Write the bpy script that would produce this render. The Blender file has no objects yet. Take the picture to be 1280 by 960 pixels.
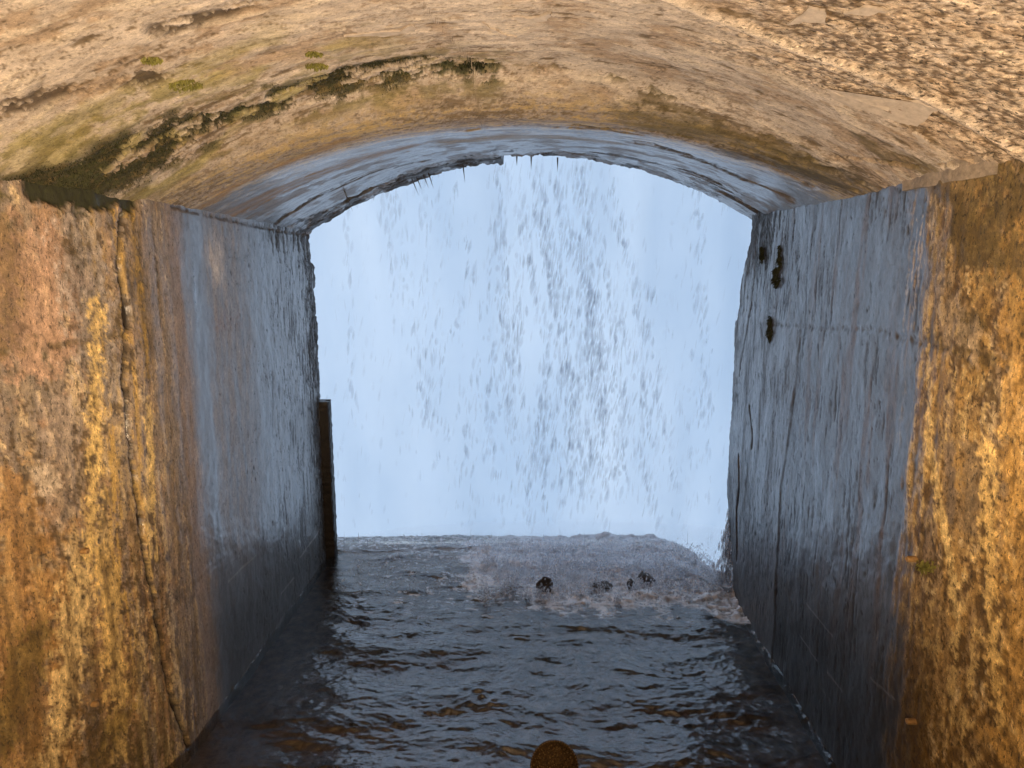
import bpy, bmesh, math, random
import numpy as np
from mathutils import Vector, Matrix

random.seed(7)
rng = np.random.RandomState(11)
scene = bpy.context.scene
COL = scene.collection

# ------------------------------------------------------------------ camera
F_PX, CAM_H = 820.0, 1.55
PITCH = math.atan(135 / F_PX)
YAW = math.atan(31 / F_PX * math.cos(PITCH))
cam_d = bpy.data.cameras.new('camera')
cam_d.sensor_width = 36.0
cam_d.lens = F_PX / 1280 * 36
cam_d.clip_start, cam_d.clip_end = 0.05, 2000
cam = bpy.data.objects.new('camera', cam_d)
cam.location = (0, 0, CAM_H)
cam.rotation_euler = (math.radians(90) - PITCH, 0, YAW)
COL.objects.link(cam)
scene.camera = cam

# ------------------------------------------------------------------ sky, sun, exposure
SUN_EL, SUN_AZ = math.radians(48), math.radians(20)      # beyond the falls, high, a little to the right
world = bpy.data.worlds.new('World')
scene.world = world
world.use_nodes = True
wn = world.node_tree.nodes
sky = wn.new('ShaderNodeTexSky')
sky.sky_type = 'NISHITA'
sky.sun_disc = False
sky.sun_elevation = SUN_EL
sky.sun_rotation = SUN_AZ
sky.air_density = 1.0
sky.dust_density = 1.2
sky.ozone_density = 2.0
wn['Background'].inputs['Strength'].default_value = 0.13
world.node_tree.links.new(sky.outputs['Color'], wn['Background'].inputs['Color'])
sun_d = bpy.data.lights.new('sun', 'SUN')
sun_d.energy = 0.6
sun_d.angle = math.radians(15)
sun_d.color = (1.0, 0.96, 0.9)
sun = bpy.data.objects.new('sun', sun_d)
to_sun = Vector((math.sin(SUN_AZ) * math.cos(SUN_EL), math.cos(SUN_AZ) * math.cos(SUN_EL), math.sin(SUN_EL)))
sun.rotation_euler = to_sun.to_track_quat('Z', 'Y').to_euler()
COL.objects.link(sun)
scene.view_settings.view_transform = 'Standard'
scene.view_settings.look = 'None'
scene.view_settings.exposure = 0.95
scene.view_settings.gamma = 1.0
scene.cycles.max_bounces = 7
scene.cycles.diffuse_bounces = 3
scene.cycles.volume_bounces = 2
scene.cycles.glossy_bounces = 3
scene.cycles.transparent_max_bounces = 160
scene.cycles.use_denoising = True
scene.cycles.sample_clamp_indirect = 6.0
scene.cycles.caustics_reflective = False
scene.cycles.use_adaptive_sampling = True
scene.cycles.adaptive_threshold = 0.025

# ------------------------------------------------------------------ numeric helpers
def perlin(x, y, seed):
    r = np.random.RandomState(seed)
    ang = r.rand(256, 256) * 2 * np.pi
    gx, gy = np.cos(ang), np.sin(ang)
    xi, yi = np.floor(x).astype(np.int64), np.floor(y).astype(np.int64)
    xf, yf = x - xi, y - yi
    u = xf * xf * xf * (xf * (xf * 6 - 15) + 10)
    v = yf * yf * yf * (yf * (yf * 6 - 15) + 10)
    def g(dx, dy):
        i, j = (xi + dx) & 255, (yi + dy) & 255
        return gx[i, j] * (xf - dx) + gy[i, j] * (yf - dy)
    a = g(0, 0) * (1 - u) + g(1, 0) * u
    b = g(0, 1) * (1 - u) + g(1, 1) * u
    return (a * (1 - v) + b * v) * 1.5
def fbm(x, y, oct=4, seed=0, gain=0.5):
    s, a, f, n = 0, 1.0, 1.0, 0.0
    for k in range(oct):
        s = s + a * perlin(x * f + 17.3 * k, y * f - 9.1 * k, seed + k)
        n += a
        a *= gain
        f *= 2.03
    return s / n
def sm(a, b, x):
    t = np.clip((x - a) / (b - a), 0, 1)
    return t * t * (3 - 2 * t)
def mix(a, b, t):
    return a + (b - a) * t
def blend(c, col, t):
    return c + (np.array(col) - c) * t[..., None]
def pdist(a, b, pts):
    """distance from the points (a, b) to a polyline, and the parameter 0..1 along it"""
    best = np.full(a.shape, 1e9)
    par = np.zeros(a.shape)
    n = len(pts) - 1
    for i in range(n):
        (x0, y0), (x1, y1) = pts[i], pts[i + 1]
        dx, dy = x1 - x0, y1 - y0
        t = np.clip(((a - x0) * dx + (b - y0) * dy) / (dx * dx + dy * dy + 1e-12), 0, 1)
        d = np.hypot(a - x0 - t * dx, b - y0 - t * dy)
        m = d < best
        best = np.where(m, d, best)
        par = np.where(m, (i + t) / n, par)
    return best, par

# ------------------------------------------------------------------ the tunnel's plan and section
Y0 = 1.15                    # where the fine surfaces begin (just behind the edge of the view)
def softplus(t, k):
    return np.logaddexp(0, t / k) * k
def x_left(y):
    return np.maximum(-1.145 - 0.012 * np.maximum(y - 2.1, 0) - 0.47 * softplus(1.84 - y, 0.07), -1.75)
def x_right(y):
    return np.minimum(0.965 + 0.012 * np.maximum(y - 1.8, 0) + 0.42 * softplus(1.60 - y, 0.035), 1.65)
def apex(y):
    return 2.125 - 0.10 * sm(1.86, 2.10, y) + 0.085 * sm(2.1, 3.4, y)
def z_ceil(x, y):
    xl, xr = x_left(y), x_right(y)
    xc, w = (xl + xr) / 2, (xr - xl) / 2
    s = (x - xc) / w
    zs = mix(1.772, 1.79 + 0.03 * sm(2.0, 3.2, y), (s + 1) / 2)
    return zs + (apex(y) - 1.785) * (1 - np.abs(s) ** 2.1)
def ray(px, py):
    d = np.array([(px - 640) / F_PX, 1, -(py - 480) / F_PX])
    c, s = math.cos(PITCH), math.sin(PITCH)
    d = np.array([d[0], d[1] * c + d[2] * s, -d[1] * s + d[2] * c])
    c, s = math.cos(YAW), math.sin(YAW)
    d = np.array([d[0] * c - d[1] * s, d[0] * s + d[1] * c, d[2]])
    return d / d[1]
def on_wall(px, py, side):
    """place on a side wall (y, z) that a sight line of the survey photograph reaches"""
    d = ray(px, py)
    y = 2.0
    for _ in range(60):
        x = float((x_left if side < 0 else x_right)(np.array(y)))
        y = 0.5 * y + 0.5 * x / d[0]
    return (y, CAM_H + d[2] * y)
def on_ceil(px, py):
    d = ray(px, py)
    lo, hi = 0.6, 3.9
    for _ in range(50):
        m = (lo + hi) / 2
        if CAM_H + d[2] * m > float(z_ceil(np.array(d[0] * m), np.array(m))):
            hi = m
        else:
            lo = m
    return (d[0] * lo, lo)
def on_floor(px, py, z=0.0):
    d = ray(px, py)
    t = (z - CAM_H) / d[2]
    return (d[0] * t, t)
def WL(*p): return [on_wall(a, b, -1) for a, b in p]
def WR(*p): return [on_wall(a, b, 1) for a, b in p]
def CE(*p): return [on_ceil(a, b) for a, b in p]

# ------------------------------------------------------------------ object helpers
def tag(o, label=None, cat=None, group=None, kind=None):
    for k, v in (('label', label), ('category', cat), ('group', group), ('kind', kind)):
        if v:
            o[k] = v
    return o
def link(name, me, mat, parent=None):
    o = bpy.data.objects.new(name, me)
    if mat is not None:
        me.materials.append(mat)
    COL.objects.link(o)
    if parent is not None:
        o.parent = parent
    return o
def mesh_from(name, V, Fq, smooth=True):
    """V (n,3), Fq (m,k) with k = 3 or 4"""
    V = np.asarray(V, dtype=np.float32)
    Fq = np.asarray(Fq, dtype=np.int32)
    me = bpy.data.meshes.new(name)
    m, k = Fq.shape
    me.vertices.add(len(V))
    me.vertices.foreach_set('co', V.ravel())
    me.loops.add(m * k)
    me.loops.foreach_set('vertex_index', Fq.ravel())
    me.polygons.add(m)
    me.polygons.foreach_set('loop_start', np.arange(0, m * k, k, dtype=np.int32))
    me.polygons.foreach_set('loop_total', np.full(m, k, dtype=np.int32))
    me.polygons.foreach_set('use_smooth', np.full(m, smooth, dtype=bool))
    me.update(calc_edges=True)
    return me
def grid_faces(nr, nc, flip=False):
    i = np.arange(nr * nc).reshape(nr, nc)
    f = np.stack([i[:-1, :-1], i[:-1, 1:], i[1:, 1:], i[1:, :-1]], -1).reshape(-1, 4)
    return f[:, ::-1] if flip else f
def grid_normals(P):
    a = np.gradient(P, axis=0)
    b = np.gradient(P, axis=1)
    n = np.cross(a, b)
    return n / (np.linalg.norm(n, axis=-1, keepdims=True) + 1e-12)
def put_color(me, name, C):
    at = me.color_attributes.new(name, 'FLOAT_COLOR', 'POINT')
    buf = np.ones((len(me.vertices), 4), dtype=np.float32)
    buf[:, :3] = np.clip(C.reshape(-1, 3), 0, 1)
    at.data.foreach_set('color', buf.ravel())
def put_float(me, name, v):
    at = me.attributes.new(name, 'FLOAT', 'POINT')
    at.data.foreach_set('value', np.asarray(v, dtype=np.float32).ravel())

# ------------------------------------------------------------------ materials
def new_mat(name):
    m = bpy.data.materials.new(name)
    m.use_nodes = True
    return m, m.node_tree.nodes, m.node_tree.links
def noise_node(N, L, scale, detail=6, rough=0.6, stretch=None, coord='Object'):
    tc = N.new('ShaderNodeTexCoord')
    no = N.new('ShaderNodeTexNoise')
    no.inputs['Scale'].default_value = scale
    no.inputs['Detail'].default_value = detail
    no.inputs['Roughness'].default_value = rough
    if stretch:
        mp = N.new('ShaderNodeMapping')
        mp.inputs['Scale'].default_value = stretch
        L.new(tc.outputs[coord], mp.inputs['Vector'])
        L.new(mp.outputs['Vector'], no.inputs['Vector'])
    else:
        L.new(tc.outputs[coord], no.inputs['Vector'])
    return no
def math_node(N, L, op, a, b=None, clamp=False):
    n = N.new('ShaderNodeMath')
    n.operation = op
    n.use_clamp = clamp
    for i, v in enumerate((a, b)):
        if v is None:
            continue
        if isinstance(v, (int, float)):
            n.inputs[i].default_value = v
        else:
            L.new(v, n.inputs[i])
    return n.outputs[0]
def concrete_mat(name, stretch):
    """weathered concrete: albedo, roughness and film of water come from the surface's own
    wear attributes; grain, pores and fine relief are procedural"""
    m, N, L = new_mat(name)
    b = N['Principled BSDF']
    at = N.new('ShaderNodeAttribute'); at.attribute_name = 'albedo'
    wet = N.new('ShaderNodeAttribute'); wet.attribute_name = 'wet'
    rel = N.new('ShaderNodeAttribute'); rel.attribute_name = 'relief'
    n1 = noise_node(N, L, 240, 4, 0.75, stretch)
    n2 = noise_node(N, L, 420, 2, 0.6)
    n3 = noise_node(N, L, 40, 4, 0.7, stretch)
    # grain multiplies the albedo
    def dev(n, k):
        return math_node(N, L, 'MULTIPLY', math_node(N, L, 'SUBTRACT', n.outputs['Fac'], 0.5), k)
    g = math_node(N, L, 'ADD', dev(n1, 2.4), dev(n2, 1.5))
    g = math_node(N, L, 'ADD', g, dev(n3, 2.0))
    g = math_node(N, L, 'MULTIPLY', g, math_node(N, L, 'ADD', math_node(N, L, 'MULTIPLY', rel.outputs['Fac'], 0.9), 0.25))
    g = math_node(N, L, 'MAXIMUM', math_node(N, L, 'ADD', g, 1.0), 0.12)
    n4 = noise_node(N, L, 170, 3, 0.65, tuple(q * 1.0 for q in stretch))
    n5 = noise_node(N, L, 130, 4, 0.7, tuple(q * 1.1 for q in stretch))
    def step(n, lo, hi):
        r_ = N.new('ShaderNodeMapRange')
        r_.inputs['From Min'].default_value, r_.inputs['From Max'].default_value = lo, hi
        L.new(n.outputs['Fac'], r_.inputs['Value'])
        return r_.outputs[0]
    pit = math_node(N, L, 'SUBTRACT', 1.0, math_node(N, L, 'MULTIPLY', step(n4, 0.58, 0.62), math_node(N, L, 'MULTIPLY', rel.outputs['Fac'], 1.1, True)))
    flk_ = math_node(N, L, 'ADD', 1.0, math_node(N, L, 'MULTIPLY', math_node(N, L, 'MULTIPLY', step(n5, 0.58, 0.63), 0.75), rel.outputs['Fac']))
    g = math_node(N, L, 'MULTIPLY', g, math_node(N, L, 'MULTIPLY', pit, flk_))
    mul = N.new('ShaderNodeVectorMath'); mul.operation = 'SCALE'
    L.new(at.outputs['Color'], mul.inputs[0])
    L.new(g, mul.inputs['Scale'])
    L.new(mul.outputs[0], b.inputs['Base Color'])
    # roughness
    r = math_node(N, L, 'MULTIPLY', wet.outputs['Fac'], -0.52)
    r = math_node(N, L, 'ADD', r, 0.80)
    r = math_node(N, L, 'ADD', r, math_node(N, L, 'MULTIPLY', math_node(N, L, 'SUBTRACT', n1.outputs['Fac'], 0.5), 0.35), True)
    L.new(r, b.inputs['Roughness'])
    b.inputs['IOR'].default_value = 1.6
    b.inputs['Specular IOR Level'].default_value = 0.5
    # water film
    cw = math_node(N, L, 'MULTIPLY', math_node(N, L, 'ADD', math_node(N, L, 'ADD', dev(n1, 2.2), dev(n3, 1.4)), 0.85, True), pit)
    L.new(math_node(N, L, 'MULTIPLY', wet.outputs['Fac'], cw, True), b.inputs['Coat Weight'])
    b.inputs['Coat Roughness'].default_value = 0.2
    b.inputs['Coat IOR'].default_value = 2.3
    # relief
    bp = N.new('ShaderNodeBump')
    bp.inputs['Distance'].default_value = 0.0010
    h = math_node(N, L, 'ADD', math_node(N, L, 'ADD', n1.outputs['Fac'], math_node(N, L, 'MULTIPLY', n2.outputs['Fac'], 0.35)), math_node(N, L, 'MULTIPLY', pit, 0.8))
    L.new(h, bp.inputs['Height'])
    L.new(rel.outputs['Fac'], bp.inputs['Strength'])
    L.new(bp.outputs['Normal'], b.inputs['Normal'])
    L.new(bp.outputs['Normal'], b.inputs['Coat Normal'])
    return m
def plain_mat(name, col, rough=0.7, metal=0.0, scale=60, amt=0.6, bump=0.5, dist=0.004, coat=0.0, col2=None):
    m, N, L = new_mat(name)
    b = N['Principled BSDF']
    n = noise_node(N, L, scale, 6, 0.65)
    rp = N.new('ShaderNodeValToRGB')
    c2 = col2 or tuple(c * (1 - amt) for c in col)
    rp.color_ramp.elements[0].position, rp.color_ramp.elements[1].position = 0.32, 0.68
    rp.color_ramp.elements[0].color = (*c2, 1)
    rp.color_ramp.elements[1].color = (*col, 1)
    L.new(n.outputs['Fac'], rp.inputs['Fac'])
    L.new(rp.outputs['Color'], b.inputs['Base Color'])
    b.inputs['Roughness'].default_value = rough
    b.inputs['Metallic'].default_value = metal
    b.inputs['Coat Weight'].default_value = coat
    b.inputs['Coat Roughness'].default_value = 0.12
    bp = N.new('ShaderNodeBump')
    bp.inputs['Strength'].default_value = bump
    bp.inputs['Distance'].default_value = dist
    L.new(n.outputs['Fac'], bp.inputs['Height'])
    L.new(bp.outputs['Normal'], b.inputs['Normal'])
    return m

M_WALL = concrete_mat('weathered_concrete_wall', (1.0, 1.0, 0.42))
M_CEIL = concrete_mat('weathered_concrete_vault', (0.35, 1.0, 1.0))
M_BED = plain_mat('brown_silt_bed', (0.34, 0.21, 0.11), 0.6, 0, 22, 0.75, 0.8, 0.01)
M_GALLERY = plain_mat('gallery_concrete', (0.25, 0.2, 0.15), 0.85, 0, 9, 0.4, 0.5, 0.01)
M_ROCK = plain_mat('wet_brown_rock', (0.12, 0.08, 0.05), 0.5, 0, 45, 0.7, 1.0, 0.02, 0.15)
M_RUST = plain_mat('wet_rusted_steel', (0.012, 0.006, 0.004), 0.5, 0.1, 70, 0.8, 1.0, 0.006, 0.1)
M_BRONZE = plain_mat('tarnished_bronze', (0.15, 0.088, 0.03), 0.55, 0.3, 160, 0.85, 1.0, 0.004, 0.0)
M_BEAD = plain_mat('worn_bronze_grains', (0.42, 0.27, 0.10), 0.4, 0.4, 300, 0.8, 0.5, 0.002)
M_STUB = plain_mat('rusty_tie_stub', (0.50, 0.30, 0.12), 0.6, 0.1, 140, 0.5, 0.6, 0.002)
M_MOSS = plain_mat('dark_moss', (0.036, 0.040, 0.008), 0.8, 0, 60, 0.85, 0.3, 0.003)
M_ALGAE = plain_mat('bright_moss', (0.27, 0.26, 0.06), 0.8, 0, 40, 0.55, 0.3, 0.003)
M_PLASTER = plain_mat('pale_smooth_plaster', (0.56, 0.48, 0.40), 0.75, 0, 60, 0.35, 0.4, 0.003)
M_COIN = plain_mat('pale_coin', (0.75, 0.72, 0.65), 0.3, 0.6, 200, 0.3, 0.3, 0.001)
M_CLIFF = plain_mat('wet_dark_cliff', (0.10, 0.095, 0.09), 0.5, 0, 3, 0.6, 1.0, 0.08)
M_DRIP = plain_mat('dark_dripstone', (0.05, 0.042, 0.035), 0.4, 0, 90, 0.5, 0.4, 0.002, 0.5)

# ------------------------------------------------------------------ side walls
SPRING = 1.93
def build_wall(side, yend_fn):
    nz, ny, nret, nback = 390, 480, 20, 44
    z = np.linspace(-0.22, SPRING, nz)
    ye = yend_fn(z)
    cols_y, cols_out = [], []
    t = np.linspace(0, 1, ny)
    yb = np.linspace(-2.2, Y0, nback, endpoint=False)
    Y = np.concatenate([np.repeat(yb[None], nz, 0), Y0 + (ye[:, None] - Y0) * t[None]], 1)
    xf = x_left if side < 0 else x_right
    X = xf(Y)
    # return face at the mouth of the tunnel, with a worn arris
    r = np.linspace(0, 1, nret + 1)[1:] ** 1.6 * 0.55
    Yr = ye[:, None] + 0.02 * (1 - np.exp(-r[None] / 0.02))
    Xr = xf(ye)[:, None] + side * r[None]
    Y = np.concatenate([Y, Yr], 1)
    X = np.concatenate([X, Xr], 1)
    Z = np.repeat(z[:, None], Y.shape[1], 1)
    P = np.stack([X, Y, Z], -1)
    ret = np.zeros_like(Y)
    ret[:, -nret:] = 1
    return P, Y, Z, ret, nback + ny
def finish_wall(name, P, D, C, wet, rel, side, label):
    N_ = grid_normals(P)
    inward = N_[..., 0:1] * (-side)
    flipn = np.sign(np.median(inward[:, 40:200]))
    P = P + N_ * flipn * D[..., None]
    nr, nc = Y_shape = P.shape[:2]
    me = mesh_from(name, P.reshape(-1, 3), grid_faces(nr, nc, flip=flipn < 0))
    put_color(me, 'albedo', C)
    put_float(me, 'wet', np.clip(wet, 0, 1))
    put_float(me, 'relief', np.clip(rel, 0, 1))
    return tag(link(name, me, M_WALL), label, 'wall')

# ---- left wall
def yend_left(z):
    e = 3.40 + 0.05 * sm(0.0, 1.6, z) + 0.012 * fbm(z * 9, z * 0 + 3.3, 4, 5)
    e = e - 0.06 * sm(1.60, 1.63, z) + 0.02 * fbm(z * 18, z * 0 + 8, 3, 6) * sm(1.2, 1.5, z) - 0.02 * sm(1.55, 1.45, z) * sm(1.30, 1.36, z)
    return e + 0.006 * fbm(z * 60, z * 0 + 1.3, 3, 8)
P, Y, Z, RET, edge = build_wall(-1, yend_left)
A = Y                                             # along the tunnel
warpy = Y + 0.02 * fbm(Y * 7, Z * 3, 3, 21)
streak = fbm(Y * 26, Z * 1.6, 5, 31, 0.6)         # vertical run-down streaks
streak2 = fbm(Y * 60, Z * 3.5, 4, 41, 0.6)
blot = fbm(Y * 6, Z * 5, 5, 51, 0.6)
fine = fbm(Y * 55, Z * 32, 4, 61, 0.65)
mid = fbm(Y * 22, Z * 14, 5, 71, 0.6)
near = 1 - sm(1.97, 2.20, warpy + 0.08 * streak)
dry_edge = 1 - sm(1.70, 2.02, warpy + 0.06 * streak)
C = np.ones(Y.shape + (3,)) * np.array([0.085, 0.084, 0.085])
flek = fbm(Y * 52, Z * 20, 5, 63, 0.75) + 0.35 * fbm(Y * 9, Z * 2.5, 3, 64)
flek2 = fbm(Y * 26, Z * 6 + 4, 6, 65, 0.72) + 0.3 * fbm(Y * 5, Z * 3, 3, 66)
low = sm(1.15, 0.35, Z)
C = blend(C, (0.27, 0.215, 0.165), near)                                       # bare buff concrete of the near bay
C = blend(C, (0.30, 0.17, 0.07), near * low * 0.75)
C = blend(C, (0.36, 0.245, 0.17), near * sm(-0.05, 0.35, blot + 0.2 * mid) * (1 - low) * sm(1.85, 1.7, Y) * 0.8)
C = blend(C, (0.34, 0.20, 0.075), near * sm(-0.05, 0.12, mid + 0.5 * flek2) * mix(0.35, 0.8, low))       # ochre crust
C = blend(C, (0.19, 0.16, 0.14), near * sm(0.0, 0.18, fbm(Y * 20, Z * 2.2, 5, 67, 0.65)) * 0.75)       # grey-brown damp runs
C = blend(C, (0.58, 0.43, 0.20), near * sm(0.10, 0.22, 0.6 * streak + 0.7 * flek + 0.05) * sm(1.5, 0.5, Z) * 0.85)   # pale lime runs
C = blend(C, (0.60, 0.47, 0.29), near * sm(0.15, 0.25, flek2 * 0.8 + 0.4 * fine) * 0.85)
C = blend(C, (0.07, 0.042, 0.012), near * sm(0.10, 0.24, -flek - 0.35 * mid) * 0.8)                      # dirt between crusts
C = blend(C, (0.09, 0.06, 0.02), near * sm(0.16, 0.30, -flek2 - 0.2 * blot) * 0.7)
C = blend(C, (0.08, 0.065, 0.010), near * sm(0.45, 0.0, Z) * sm(-0.1, 0.2, streak2) * 0.5)              # algae near the water
C = blend(C, (0.09, 0.075, 0.018), near * sm(0.10, 0.25, fbm(Y * 5, Z * 5, 5, 77)) * sm(1.2, 1.6, Z) * sm(1.80, 1.6, Y) * 0.9)
olive = np.exp(-((Y - 1.93) / 0.035) ** 2) * sm(0.9, 1.5, Z)
C = blend(C, (0.14, 0.08, 0.012), olive * sm(-0.2, 0.2, streak2) * 0.9)
for gy, gw, gl_ in ((1.75, 0.03, 0.2), (1.83, 0.02, 0.6), (1.97, 0.03, 0.0)):
    gold = np.exp(-((warpy - gy) / gw) ** 2) * sm(0.0, 0.14, streak2 + 0.6 * flek) * sm(gl_, gl_ + 0.4, Z)
    C = blend(C, (0.52, 0.34, 0.09), gold * 0.85)
def run(C, pts, w, col, amt, thr, seedn):
    d_, p_ = pdist(Y + 0.25 * w * streak, Z, pts)
    m_ = np.exp(-(d_ / w) ** 2) + 1.1 * seedn + 0.5 * fine - thr
    tone = np.clip(1 + 1.3 * flek + 0.8 * fine, 0.35, 2.0)
    k_ = (sm(-0.05, 0.32, m_) * amt * sm(3.2 * w, 1.2 * w, d_))[..., None]
    return C + (np.array(col) * tone[..., None] - C) * k_
C = run(C, WL((20, 640), (25, 780), (20, 960)), 0.14, (0.36, 0.19, 0.05), 0.6, 0.45, mid)
C = run(C, WL((35, 330), (45, 420)), 0.13, (0.38, 0.245, 0.175), 0.7, 0.4, mid)
C = run(C, WL((95, 275), (110, 360), (130, 480)), 0.07, (0.25, 0.22, 0.20), 0.75, 0.45, flek)
C = run(C, WL((75, 520), (80, 640)), 0.06, (0.27, 0.22, 0.185), 0.6, 0.45, flek)
C = run(C, WL((120, 380), (118, 560), (112, 700)), 0.035, (0.56, 0.40, 0.15), 0.85, 0.62, flek)
C = run(C, WL((100, 720), (95, 800), (80, 900), (62, 960)), 0.06, (0.58, 0.43, 0.20), 0.85, 0.62, flek)
C = run(C, WL((132, 690), (142, 800), (152, 950)), 0.045, (0.52, 0.36, 0.13), 0.85, 0.60, flek)
C = run(C, WL((186, 500), (187, 700), (196, 820)), 0.022, (0.58, 0.42, 0.17), 0.85, 0.60, flek)
mauve = sm(1.84, 1.98, warpy + 0.03 * streak) * near
C = blend(C, (0.20, 0.17, 0.15), mauve * 0.8 * sm(-0.25, 0.1, streak2 + 0.1))
C = run(C, WL((162, 262), (178, 400), (184, 470)), 0.022, (0.26, 0.165, 0.035), 0.8, 0.6, flek)
C = run(C, WL((190, 560), (192, 640), (196, 700)), 0.015, (0.50, 0.36, 0.14), 0.7, 0.6, flek)
C = run(C, WL((50, 590), (58, 615)), 0.03, (0.55, 0.46, 0.36), 0.85, 0.5, mid)
C = run(C, WL((5, 290), (12, 350), (5, 430)), 0.06, (0.10, 0.07, 0.02), 0.65, 0.7, flek)
C = run(C, WL((0, 930), (40, 800)), 0.05, (0.10, 0.075, 0.015), 0.7, 0.5, flek)
C = run(C, WL((150, 900), (120, 960)), 0.05, (0.15, 0.10, 0.02), 0.7, 0.5, flek)
C = blend(C, (0.10, 0.06, 0.02), near * sm(0.04, 0.2, fbm(Y * 24, Z * 1.8, 5, 69, 0.65)) * sm(1.2, 0.6, Z) * 0.65)
mosshole = pdist(Y, Z, WL((62, 226), (100, 232), (152, 238)))[0]
mosshole = 1 - sm(0.045, 0.07, mosshole + 0.07 * mid + 0.03 * flek)
C = blend(C, (0.02, 0.022, 0.005), mosshole)
# beyond the near bay: damp bands
tan_band = sm(2.22, 2.32, warpy + 0.04 * streak) * (1 - sm(2.5, 2.72, warpy + 0.16 * streak)) * sm(0.30, 0.75, Z)
C = blend(C, (0.20, 0.168, 0.14), np.clip(tan_band * (0.7 + 1.4 * streak + 0.6 * mid), 0, 1))
pink = sm(2.02, 2.06, warpy) * (1 - sm(2.09, 2.13, warpy))
C = blend(C, (0.22, 0.17, 0.14), pink * 0.8)
pale = np.exp(-((Y - 2.35) / 0.05) ** 2) * np.exp(-((Z - 1.60) / 0.07) ** 2)
C = blend(C, (0.5, 0.40, 0.28), np.clip(pale * 1.4 * (0.7 + mid), 0, 1))
stain = np.exp(-((Z - 1.38 - 0.02 * mid) / 0.035) ** 2) * sm(2.26, 2.33, Y) * sm(2.62, 2.5, Y)
C = blend(C, (0.16, 0.09, 0.05), stain * sm(-0.2, 0.3, fine + mid) * 0.7)
# black pits and mildew near the mouth
speck = sm(0.36, 0.46, fbm(Y * 55, Z * 20, 4, 91, 0.7) + 0.30 * fbm(Y * 8, Z * 4, 3, 92) + 0.08 * sm(2.6, 3.3, Y) + 0.10 * sm(3.2, 3.45, Y) - 0.08 * sm(2.6, 2.2, Y)) * sm(2.1, 2.4, Y)
speck = np.maximum(speck, sm(0.20, 0.32, fbm(Y * 70, Z * 5, 5, 93, 0.7) + 0.5 * fbm(Y * 7, Z * 3, 3, 94) + 0.12 * sm(2.9, 3.3, Y)) * sm(2.6, 2.9, Y) * 0.85)
C = blend(C, (0.018, 0.016, 0.015), speck * 0.95)
mould = sm(0.0, 0.25, fbm(Y * 50, Z * 9, 5, 95, 0.65) + 0.50 * sm(3.15, 3.38, Y) - 0.24) * sm(3.0, 3.2, Y)
topmould = sm(0.05, 0.3, fbm(Y * 30, Z * 6, 5, 97, 0.65) + 0.45 * sm(1.55, 1.75, Z) - 0.25) * sm(2.7, 3.0, Y)
C = blend(C, (0.02, 0.017, 0.015), np.maximum(mould, topmould) * 0.9)
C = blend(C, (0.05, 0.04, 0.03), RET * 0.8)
foot_shade = sm(0.62, 0.15, Z + 0.08 * streak) * sm(2.0, 2.3, Y)
C = blend(C, (0.016, 0.013, 0.010), foot_shade * 0.9)         # dark foot: missing reflection painted into the colour, with some slime
# relief
D = 0.0006 * mid * near + 0.0003 * flek * near + 0.002 * streak * near + 0.008 * blot
D += 0.0007 * np.tanh(14 * (flek2 * 0.8 + 0.4 * fine - 0.15)) * near - 0.0005 * np.tanh(14 * (-flek - 0.3 * mid - 0.12)) * near
D += (1 - near) * (0.0012 * fbm(Y * 9, Z * 4, 3, 101) + 0.0004 * fbm(Y * 60, Z * 26, 3, 103))
D -= 0.002 * speck
D -= 0.006 * (mould + topmould) * sm(-0.1, 0.2, fine)
crack = WL((152, 270), (150, 330), (160, 395), (155, 470), (164, 570), (177, 650), (180, 690), (192, 740), (201, 800), (214, 870), (237, 938))
d, par = pdist(Y + 0.010 * fbm(Y * 16, Z * 22, 4, 111, 0.6), Z, crack)
wid = np.maximum(0.0046 + 0.007 * fbm(Z * 9, Z * 0, 4, 113), 0.0004)
ck = 1 - sm(wid, wid + 0.0045, d)
hole = np.exp(-((Y - crack[2][0]) / 0.018) ** 2 - ((Z - crack[2][1]) / 0.045) ** 2)
ck = np.maximum(ck, sm(0.35, 0.6, hole + 0.3 * fine))
D -= 0.018 * ck + 0.012 * mosshole
D += 0.0 * sm(0.0, 0.02, Y - np.interp(Z, [c[1] for c in crack][::-1], [c[0] for c in crack][::-1])) * near * sm(2.2, 2.0, Y) * 0.6
C = blend(C, (0.014, 0.008, 0.004), ck)
joint = WL((0, 441), (60, 433), (130, 424), (152, 418))
d, par = pdist(Y, Z + 0.006 * fbm(Y * 20, Z * 5, 4, 121), joint)
jt = 1 - sm(0.003, 0.014, d + 0.006 * fine)
D -= 0.005 * jt * sm(-0.1, 0.15, mid + 0.5 * flek)
C = blend(C, (0.07, 0.05, 0.015), jt * sm(-0.1, 0.15, mid + 0.5 * flek) * 0.75)
joint2 = WL((215, 258), (345, 288), (396, 296))
d, par = pdist(Y, Z, joint2)
jt = (1 - sm(0.003, 0.010, d)) * sm(-0.3, 0.1, fine)
D -= 0.006 * jt
C = blend(C, (0.05, 0.035, 0.02), jt)
for pts_, w_, col_ in ((WL((222, 748), (280, 695), (335, 642)), 0.004, (0.05, 0.03, 0.012)), (WL((285, 727), (320, 694)), 0.0022, (0.4, 0.36, 0.3)),
                       (WL((375, 697), (400, 662)), 0.0022, (0.4, 0.38, 0.36)), (WL((352, 742), (368, 722)), 0.002, (0.35, 0.33, 0.3))):
    d_, p_ = pdist(Y, Z, pts_)
    C = blend(C, col_, (1 - sm(w_, w_ + 0.004, d_)) * 0.28)
joint3 = WL((205, 480), (250, 470), (305, 475))
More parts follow.
